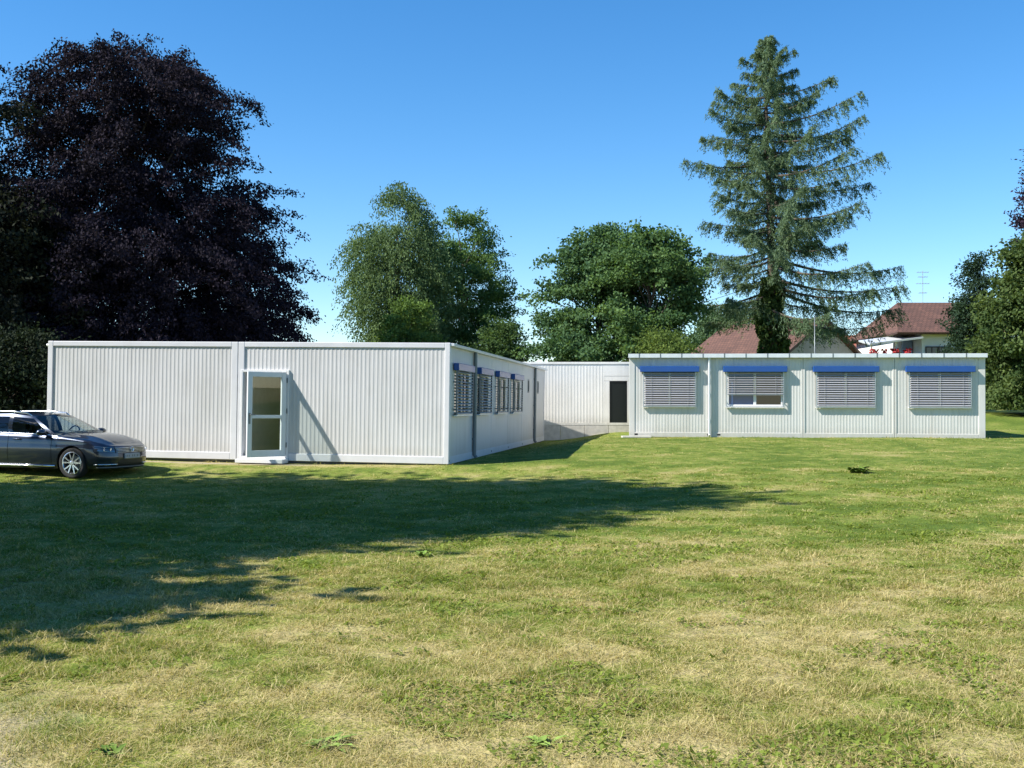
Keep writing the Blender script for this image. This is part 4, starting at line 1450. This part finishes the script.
make_tree('maple', 'round green maple whose branches meet the tall larch', b, Z_of(232, 57) - b[2],
          [(0.18, 1.3), (0.4, 1.9), (0.6, 2.2), (0.8, 1.9), (0.92, 1.4), (1.0, 0.6)], 109, (0.024, 0.054, 0.024), (0.090, 0.145, 0.048), 620, 56, (0.24, 0.17), 1.0, 0.28,
          droop=0.1, lobes=(0.42, 1.9), trunk_r=0.26, n_limbs=30, gap=0.35, gain=G)
b = at(664, 51)
make_tree('garden_shrub', 'yellow green bush just behind the corner of the grey hut', b, Z_of(334, 51) - b[2],
          [(0.2, 1.2), (0.6, 1.5), (0.85, 1.0), (1.0, 0.5)], 110, (0.038, 0.070, 0.018), (0.125, 0.17, 0.042), 230, 46, (0.17, 0.10), 0.7, 0.26, trunk_r=0.08, n_limbs=10, cat='shrub', gap=0.3, gain=1.2)
b = at(726, 96)
make_tree('round_tree', 'small far round tree seen between maple and larch', b, Z_of(308, 96) - b[2],
          [(0.3, 2.4), (0.6, 2.8), (0.85, 2.0), (1.0, 0.8)], 111, (0.030, 0.054, 0.030), (0.080, 0.125, 0.060), 360, 46, (0.30, 0.20), 1.0, 0.36, trunk_r=0.25, n_limbs=12, gap=0.28, gain=G)
b = at(977, 56)
make_tree('dark_tree', 'slim dark green tree beside the end of the grey hut', b, Z_of(254, 56) - b[2],
          [(0.03, 1.2), (0.3, 1.4), (0.6, 1.05), (0.8, 0.65), (0.9, 0.3), (1.0, 0.15)], 112, (0.012, 0.028, 0.020), (0.050, 0.085, 0.046), 400, 50, (0.19, 0.10), 0.9, 0.22, droop=0.1, trunk_r=0.16, n_limbs=16, gap=0.33, gain=1.15)
b = at(1046, 52)
make_tree('leafy_tree', 'big bushy green tree leafy down to the grass at the frame edge', b, Z_of(236, 52) - b[2],
          [(0.02, 2.3), (0.2, 2.8), (0.5, 2.5), (0.75, 2.0), (0.92, 1.3), (1.0, 0.4)], 113, (0.026, 0.052, 0.018), (0.120, 0.165, 0.052), 860, 52, (0.24, 0.16), 1.0, 0.28, droop=0.2, lobes=(0.30, 1.3), trunk_r=0.25, n_limbs=26, gap=0.35, gain=1.1)
b = at(1066, 60)
make_tree('copper_beech', 'dark purple tree poking above the bushy green tree at the frame edge', b, Z_of(112, 60) - b[2],
          [(0.1, 2.0), (0.4, 2.3), (0.7, 2.0), (0.9, 1.3), (1.0, 0.4)], 114, (0.016, 0.011, 0.022), (0.060, 0.038, 0.058), 700, 46, (0.24, 0.12), 1.3, 0.24, droop=-0.1, trunk_r=0.25, bark='bark_dark', mat='leaf_dark', n_limbs=26, gap=0.36)
# trees beside the lawn, outside the frame: they throw the long shadow across it
make_tree('lawn_tree', 'tall leafy tree beside the lawn whose shadow crosses the grass', (-16.9, 13.9, -0.2), 19.6,
          [(0.16, 4.0), (0.3, 5.6), (0.55, 5.7), (0.7, 4.7), (0.82, 3.3), (0.92, 2.0), (1.0, 0.5)], 115, (0.024, 0.050, 0.016), (0.095, 0.145, 0.045), 1150, 46, (0.42, 0.28), 1.6, 0.5, trunk_r=0.45, n_limbs=40, gap=0.22, fine=1.0)
make_tree('lawn_tree', 'smaller leafy tree beside the lawn with low spreading branches', (-10.2, 7.4, -0.2), 7.0,
          [(0.2, 2.2), (0.5, 2.6), (0.75, 2.2), (0.86, 1.4), (0.94, 0.7), (1.0, 0.2)], 116, (0.024, 0.050, 0.016), (0.095, 0.145, 0.045), 260, 42, (0.34, 0.22), 1.2, 0.36, trunk_r=0.18, n_limbs=16, gap=0.38, fine=1.0)

# ---------------- larch
def make_larch():
    r = np.random.default_rng(201)
    rnd = random.Random(201)
    Y = 60.0
    b = at(771, Y)
    t = thing('larch', 'tall larch with tiered branches standing behind the grey hut', 'tree', b)
    H = Z_of(35, Y) - b[2]
    mb = MB()
    tp = [Vector((0.25 * math.sin(i * 0.5) * (i / 12), 0, H * i / 12 - (0.3 if i == 0 else 0))) for i in range(13)]
    limb_mesh(mb, tp, 0.42, 0.03, 10)
    Vs, Cs = [], []
    n_br = 122
    for k in range(n_br):
        f = 0.26 + 0.735 * (k / (n_br - 1)) ** 0.92
        z = H * f
        az = k * 2.399963 + rnd.uniform(-0.4, 0.4)
        right = 0.5 + 0.5 * math.cos(az)
        Lmax = float(np.interp(f, [0.26, 0.32, 0.42, 0.55, 0.68, 0.78, 0.86, 0.93, 0.97, 1.0], [5.8, 6.6, 6.1, 5.8, 5.3, 4.3, 2.9, 1.4, 0.6, 0.15]))
        Lmax *= (0.60 + 0.50 * right) if f < 0.5 else (0.80 + 0.34 * right)
        L_ = Lmax * rnd.choice((0.5, 0.75, 0.95, 1.05, 1.1)) * rnd.uniform(0.88, 1.05)
        rise = float(np.interp(f, [0.26, 0.45, 0.65, 0.85, 1.0], [-0.13, -0.04, 0.06, 0.25, 0.6]))
        dirh = Vector((math.cos(az), math.sin(az), 0))
        base = Vector((tp[int(f * 12)].x, 0, z))
        pts = []
        N = 9
        for i in range(N + 1):
            s = i / N
            zz = rise * s * L_ - 0.09 * L_ * math.sin(math.pi * s * 0.9) * (1 if f < 0.85 else 0.3) + 0.02 * L_ * s * s
            side = dirh.cross(Vector((0, 0, 1))) * (0.05 * L_ * math.sin(s * 3 + k))
            pts.append(base + dirh * (L_ * s) + side + Vector((0, 0, zz)))
        limb_mesh(mb, pts, 0.02 + 0.012 * L_, 0.008, 5)
        # side twigs, mostly flat and hanging
        nt = int(9 + 15 * L_)
        s = r.random(nt) ** 0.75 * 0.97 + 0.03
        PA = np.array([list(p) for p in pts])
        i0 = np.minimum((s * N).astype(int), N - 1)
        fr_ = (s * N - i0)[:, None]
        A = PA[i0] * (1 - fr_) + PA[i0 + 1] * fr_
        sgn = np.where(r.random(nt) < 0.5, -1, 1)
        sd = np.array(dirh.cross(Vector((0, 0, 1))))
        T = unit(np.array(dirh)[None] * (0.35 + 0.5 * r.random(nt))[:, None] + sd[None] * (sgn * (0.35 + 0.8 * r.random(nt)))[:, None] + np.array([0, 0, 1])[None] * (-0.35 - 1.0 * r.random(nt) * (f < 0.9))[:, None])
        tl = (0.25 + 0.75 * r.random(nt)) * (0.42 + 0.14 * L_) * (1.15 - 0.5 * s)
        nl = 22
        uu = r.random((nt, nl))
        P = A[:, None, :] + T[:, None, :] * (uu * tl[:, None])[:, :, None]
        P[:, :, 2] -= 0.42 * uu ** 1.6 * tl[:, None]
        P = (P + r.normal(0, 0.05, P.shape)).reshape(-1, 3)
        n = len(P)
        LD = unit(np.repeat(T, nl, axis=0) * 0.9 + r.normal(0, 0.55, (n, 3)) + np.array([0, 0, -0.2]))
        V = leaf_quads(P, LD, 0.13 + 0.12 * r.random(n), 0.028 + 0.026 * r.random(n), r)
        q = np.clip(np.repeat(r.normal(0.45, 0.25, nt), nl) * 0.6 + 0.4 * r.random(n), 0, 1)
        c = np.array([0.052, 0.095, 0.064]) + q[:, None] * (np.array([0.165, 0.230, 0.115]) - np.array([0.052, 0.095, 0.064]))
        Vs.append(V); Cs.append(c)
    fast_mesh('crown', np.concatenate(Vs), 4, M['needle'], t, np.concatenate(Cs))
    mb.build('trunk', M['bark'], t, smooth=True)
    # ivy round the lower trunk
    n = 5200
    z = r.random(n) * 7.3
    az = r.random(n) * 2 * math.pi
    rad = 0.42 + (0.42 + 0.25 * np.sin(z * 2.1 + az)) * r.random(n) ** 0.7 * np.clip((7.6 - z) / 2.0, 0.25, 1)
    P = np.stack([rad * np.cos(az), rad * np.sin(az), z], -1)
    LD = unit(np.stack([np.cos(az) * 0.5, np.sin(az) * 0.5, -0.8 + 0 * az], -1) + r.normal(0, 0.5, (n, 3)))
    V = leaf_quads(P, LD, 0.20 + 0.12 * r.random(n), 0.15 + 0.08 * r.random(n), r)
    q = r.random(n)[:, None]
    c = np.array([0.020, 0.045, 0.014]) + q * np.array([0.075, 0.10, 0.03])
    iv = fast_mesh('ivy', V, 4, M['leaf'], None, c, loc=b)
    tag(iv, 'green ivy wrapped round the lower trunk of the larch', 'ivy')
make_larch()

# ------------------------------------------------------------------ houses beyond
def uv_planar(o, scale=1.0):
    me = o.data
    uvl = me.uv_layers.new(name='UVMap')
    for p in me.polygons:
        nrm = p.normal
        h = Vector((0, 0, 1)).cross(nrm)
        h = h.normalized() if h.length > 1e-4 else Vector((1, 0, 0))
        v = nrm.cross(h)
        for li in p.loop_indices:
            co = me.vertices[me.loops[li].vertex_index].co
            uvl.data[li].uv = (co.dot(h) * scale, co.dot(v) * scale)
    return o

def slab_roof(mb, quad, th=0.16):
    q = [Vector(p) for p in quad]
    n = (q[1] - q[0]).cross(q[-1] - q[0]).normalized()
    if n.z < 0: n = -n
    lo = [p - n * th for p in q]
    k = len(q)
    vs = q + lo
    fs = [tuple(range(k)), tuple(range(2 * k - 1, k - 1, -1))] + [(i, (i + 1) % k, k + (i + 1) % k, k + i) for i in range(k)]
    mb.add(vs, fs)

def house_window(parent, x, z, w, h, y, mat_frame, facing='-y'):
    f = MB()
    f.box(x - w / 2, x + w / 2, y - 0.05, y, z + h - 0.08, z + h)
    f.box(x - w / 2, x + w / 2, y - 0.05, y, z, z + 0.08)
    f.box(x - w / 2, x - w / 2 + 0.08, y - 0.049, y, z + 0.08, z + h - 0.08)
    f.box(x + w / 2 - 0.08, x + w / 2, y - 0.049, y, z + 0.08, z + h - 0.08)
    f.box(x - 0.03, x + 0.03, y - 0.048, y, z + 0.08, z + h - 0.08)
    fo = f.build('window', mat_frame, parent)
    MB().box(x - w / 2 + 0.07, x + w / 2 - 0.07, y - 0.02, y - 0.006, z + 0.07, z + h - 0.07).build('pane', M['pane'], fo)
    return fo

# house with a grey green gable, ridge running back to the left
hA = thing('house', 'house with a brown tiled roof and grey green gable behind the larch', 'house', (X_of(822, 82), 82, 1.3), (0, 0, R(38)))
def gable_house(root, w, d, eave, ridge, wallm, roofm, sidem=None, over=0.45):
    # gable faces -y; ridge runs along y
    mb = MB()
    hw = w / 2
    mb.add([(-hw, 0, -1), (hw, 0, -1), (hw, 0, eave), (0, 0, ridge), (-hw, 0, eave)], [(0, 1, 2, 3, 4)])
    MB().add([(-hw, d, -1), (hw, d, -1), (hw, d, eave), (0, d, ridge), (-hw, d, eave)], [(4, 3, 2, 1, 0)]).build('gable_wall', wallm, root)
    mb.build('gable_wall', wallm, root)
    for hx in (-hw, hw):
        MB().box(hx - 0.1, hx + 0.1, 0.01, d - 0.01, -1, eave - 0.05).build('side_wall', sidem or wallm, root)
    rf = MB()
    k = (ridge - eave) / hw
    for sg in (-1, 1):
        e = sg * (hw + over)
        ze = eave - k * over
        slab_roof(rf, [(e, -over, ze + 0.14), (e, d + over, ze + 0.14), (0, d + over, ridge + 0.14), (0, -over, ridge + 0.14)])
    ro = uv_planar(rf.build('roof', roofm, root))
    bg = MB()
    for sg in (-1, 1):
        e = sg * (hw + over); ze = eave - k * over
        a, b = Vector((e, -over - 0.02, ze + 0.05)), Vector((0, -over - 0.02, ridge + 0.05))
        bg.obox((a + b) / 2, (b - a) / 2, (0, 0.02, 0), (0, 0, 0.11))
    bg.build('barge_board', M['wood_dark'], root)
    return ro
ro = gable_house(hA, 8.6, 9.0, 4.0, 6.5, M['render_grey'], M['tile_brown'], M['render_yellow'])
for x in (-1.9, 1.6): house_window(hA, x, 2.2, 1.1, 1.3, -0.003, M['pvc'])
# small red roofed house between
hC = thing('house', 'small house with an orange red roof between the two bigger houses', 'house', (X_of(862, 92), 92, 1.6), (0, 0, R(58)))
gable_house(hC, 7.0, 9.0, 3.6, 5.6, M['render_white'], M['tile_red'])
for x in (-1.6, 1.6): house_window(hC, x, 1.6, 1.0, 1.2, -0.003, M['pvc'])
# white house with the broad brown hipped roof
hbY = 76.0
hB = thing('house', 'white house with a broad brown hipped roof and red flowers on its balcony', 'house', (X_of(893, hbY), hbY, 1.4))
bx_ = lambda px, Y=hbY: X_of(px, Y) - X_of(893, hbY)
bz = lambda py, Y=hbY: Z_of(py, Y) - 1.4
EV = bz(333); RG = bz(296)
x0, x1 = bx_(902), bx_(1016)
D_ = 10.0
wl_ = MB()
bx0 = bx_(921); bx1 = bx_(990)
wl_.box(x0, bx0, 1.6, D_, -1, EV + 0.2)
wl_.box(bx0, bx1, -0.2, D_ - 0.02, -1, EV + 0.1)
wl_.build('wall', M['render_white'], hB)
rf = MB()
o_ = 0.6
rx0, rx1 = x0 - o_, x1 + o_
mid = D_ / 2 - 0.3
ra, rb_ = bx_(922), bx_(995)
slab_roof(rf, [(rx0, -0.9, EV), (rx1, -0.9, EV), (rb_, mid, RG), (ra, mid, RG)])
slab_roof(rf, [(rx0, D_ + o_, EV), (rx0, -0.9, EV), (ra, mid, RG)])
slab_roof(rf, [(rx1, -0.9, EV), (rx1, D_ + o_, EV), (rb_, mid, RG)])
slab_roof(rf, [(rx1, D_ + o_, EV), (rx0, D_ + o_, EV), (ra, mid, RG), (rb_, mid, RG)])
ro = uv_planar(rf.build('roof', M['tile_brown'], hB))
# balcony with canopy left of the bay
bz0 = bz(353)
bal = MB()
bal.box(bx_(868), bx0 - 0.02, -0.6, 1.58, bz0 - 0.35, bz0 - 0.2)
bal.box(bx_(868), bx_(868) + 0.12, -0.6, -0.48, -1, bz(343))
bal.box(bx_(893), bx_(893) + 0.12, -0.6, -0.48, -1, bz(341))
bo_ = bal.build('balcony', M['render_white'], hB)
rr_ = random.Random(4)
for q in (0, 1, 3, 5, 6, 8, 9):
    cx_ = bx_(869 + q * 4.2)
    fb = MB()
    for _ in range(14):
        c_ = Vector((cx_ + rr_.uniform(-0.14, 0.14), -0.64 + rr_.uniform(-0.1, 0.1), bz0 + 0.02 + rr_.uniform(-0.12, 0.22)))
        d1_ = Vector((rr_.uniform(-1, 1), rr_.uniform(-1, 1), rr_.uniform(-1, 1))).normalized()
        d2_ = d1_.orthogonal().normalized()
        fb.obox(c_, d1_ * 0.07, d2_ * 0.06, d1_.cross(d2_) * 0.02)
    fb.build('flower_box', M['red_paint'], bo_)
cn = MB()
slab_roof(cn, [(bx_(866), -0.9, bz(344)), (bx_(919), -0.9, bz(337.5)), (bx_(919), 1.58, bz(337.5) + 0.35), (bx_(866), 1.58, bz(344) + 0.35)], 0.12)
cn.build('canopy', M['gutter'], hB)
MB().box(bx_(910), bx_(920), 1.40, 1.59, bz0 - 0.2, bz(339)).build('blue_panel', pmat('pale_blue_panel', (0.36, 0.45, 0.60), 0.6, var=0.05), hB)  # plain pale blue panel on the wall at the back of the balcony
house_window(hB, bx_(931), 2.6, 0.9, 1.5, -0.203, M['wood_dark'])
house_window(hB, bx_(944), 2.6, 0.9, 1.5, -0.203, M['wood_dark'])
# roof aerial
an = MB()
ax_, ay_ = bx_(949), mid
an.tube([(ax_, ay_, RG - 0.1), (ax_, ay_, bz(262))], 0.02, 6)
for py, wd in ((264, 0.45), (269, 0.35), (276, 0.5), (286, 0.3)):
    an.tube([(ax_ - wd, ay_, bz(py)), (ax_ + wd, ay_, bz(py))], 0.012, 5)
    for q in (-0.8, -0.4, 0.0, 0.4, 0.8):
        an.tube([(ax_ + q * wd, ay_ - 0.25, bz(py) + 0.03), (ax_ + q * wd, ay_ + 0.25, bz(py) + 0.03)], 0.012, 4)
an.build('aerial', M['galv'], hB)
# slim pole behind the grey hut
pY = 50.0
b = at(815, pY)
po = MB().tube([(0, 0, -0.2), (0, 0, Z_of(316, pY) - b[2])], [0.026, 0.02], 10)
po.lathe([(0.085, 0.0), (0.085, 0.5), (0.06, 0.55)], 12, axis='z')
po.tube([(0, 0, Z_of(316, pY) - b[2]), (0, 0, Z_of(316, pY) - b[2] + 0.03)], 0.05, 10)
p_ = po.build('metal_pole', M['dark_pipe'], None, smooth=True)
p_.location = b
tag(p_, 'slim dark grey metal pole standing just behind the grey hut roof', 'pole')
# overhead cable
cb = MB()
A_, B_ = Vector((X_of(440, 70), 70, Z_of(336, 70))), Vector((X_of(770, 60.5), 60.5, Z_of(281, 60.5)))
cb.tube([A_.lerp(B_, i / 24) + Vector((0, 0, -1.1 * math.sin(math.pi * i / 24))) for i in range(25)], 0.015, 5)
tag(cb.build('overhead_cable', M['black'], None), 'thin dark overhead cable passing behind the maples to the larch', 'cable')

# ------------------------------------------------------------------ broad-leaved weeds in the lawn
def weed(px, py, n, size, label, seed, tint=(0.05, 0.10, 0.02), tall=0.0):
    r = random.Random(seed)
    Y = 1.6 * 1100 / (py - 406)
    for _ in range(4):
        x = X_of(px, Y); z = gz(x, Y); Y = (CAM_Z - z) * 1100 / (py - 406)
    x = X_of(px, Y); z = gz(x, Y)
    mb = MB()
    for k in range(n):
        a = r.uniform(0, 2 * math.pi)
        L_ = size * r.uniform(0.45, 1.1)
        up = r.uniform(0.05, 0.7) + tall
        wv = L_ * r.uniform(0.10, 0.19)
        dx, dy = math.cos(a), math.sin(a)
        ox, oy = r.gauss(0, 0.34) * size, r.gauss(0, 0.34) * size
        bend = r.uniform(-0.25, 0.25)
        vs = []
        for i in range(6):
            t = i / 5
            zz = L_ * (up * t - 0.62 * up * t * t) + 0.002
            ww = wv * math.sin(math.pi * (0.10 + 0.86 * t)) * (1 + 0.3 * math.sin(i * 2.6 + k))
            cx_, cy_ = dx * L_ * t - dy * bend * L_ * t * t, dy * L_ * t + dx * bend * L_ * t * t
            for q, lift in ((-1, 0.35), (0, 0), (1, 0.35)):
                vs.append((ox + cx_ - dy * ww * q, oy + cy_ + dx * ww * q, zz + abs(q) * ww * lift))
        fs = []
        for i in range(5):
            for q in range(2):
                fs.append((3 * i + q, 3 * i + q + 1, 3 * i + q + 4, 3 * i + q + 3))
        mb.add(vs, fs)
    m = WM.get(tint)
    if m is None:
        m = pmat('weed_leaf', tint, 0.7, spec=0.12, var=0.3, scale=14)
        WM[tint] = m
    o = mb.build('weed', m, None, smooth=True)
    o.location = (x, Y, z)
    tag(o, label, 'weed', 'low broad-leaved weeds in the lawn')
WM = {}
weed(328, 744, 46, 0.095, 'largest leafy weed clump, at the front edge of the lawn', 1, (0.17, 0.25, 0.055))
weed(112, 752, 22, 0.075, 'small dark leafy weed beside the bare soil patch', 2, (0.11, 0.175, 0.03), 0.4)
weed(500, 716, 34, 0.07, 'dark leafy weed beyond the brightest weed rosette', 3, (0.115, 0.185, 0.035))
weed(540, 742, 34, 0.08, 'brightest weed rosette, lowest near the middle of the lawn front', 4, (0.20, 0.29, 0.06))
weed(425, 556, 30, 0.12, 'leafy weed at the edge of the tree shadow', 5, (0.15, 0.235, 0.045), 0.3)
weed(858, 473, 90, 0.26, 'dark weed clump standing out in the sunny lawn before the grey hut', 6, (0.13, 0.20, 0.035), 0.35)
weed(627, 611, 18, 0.07, 'pale small weed in the middle of the sunlit lawn', 7, (0.22, 0.28, 0.09))
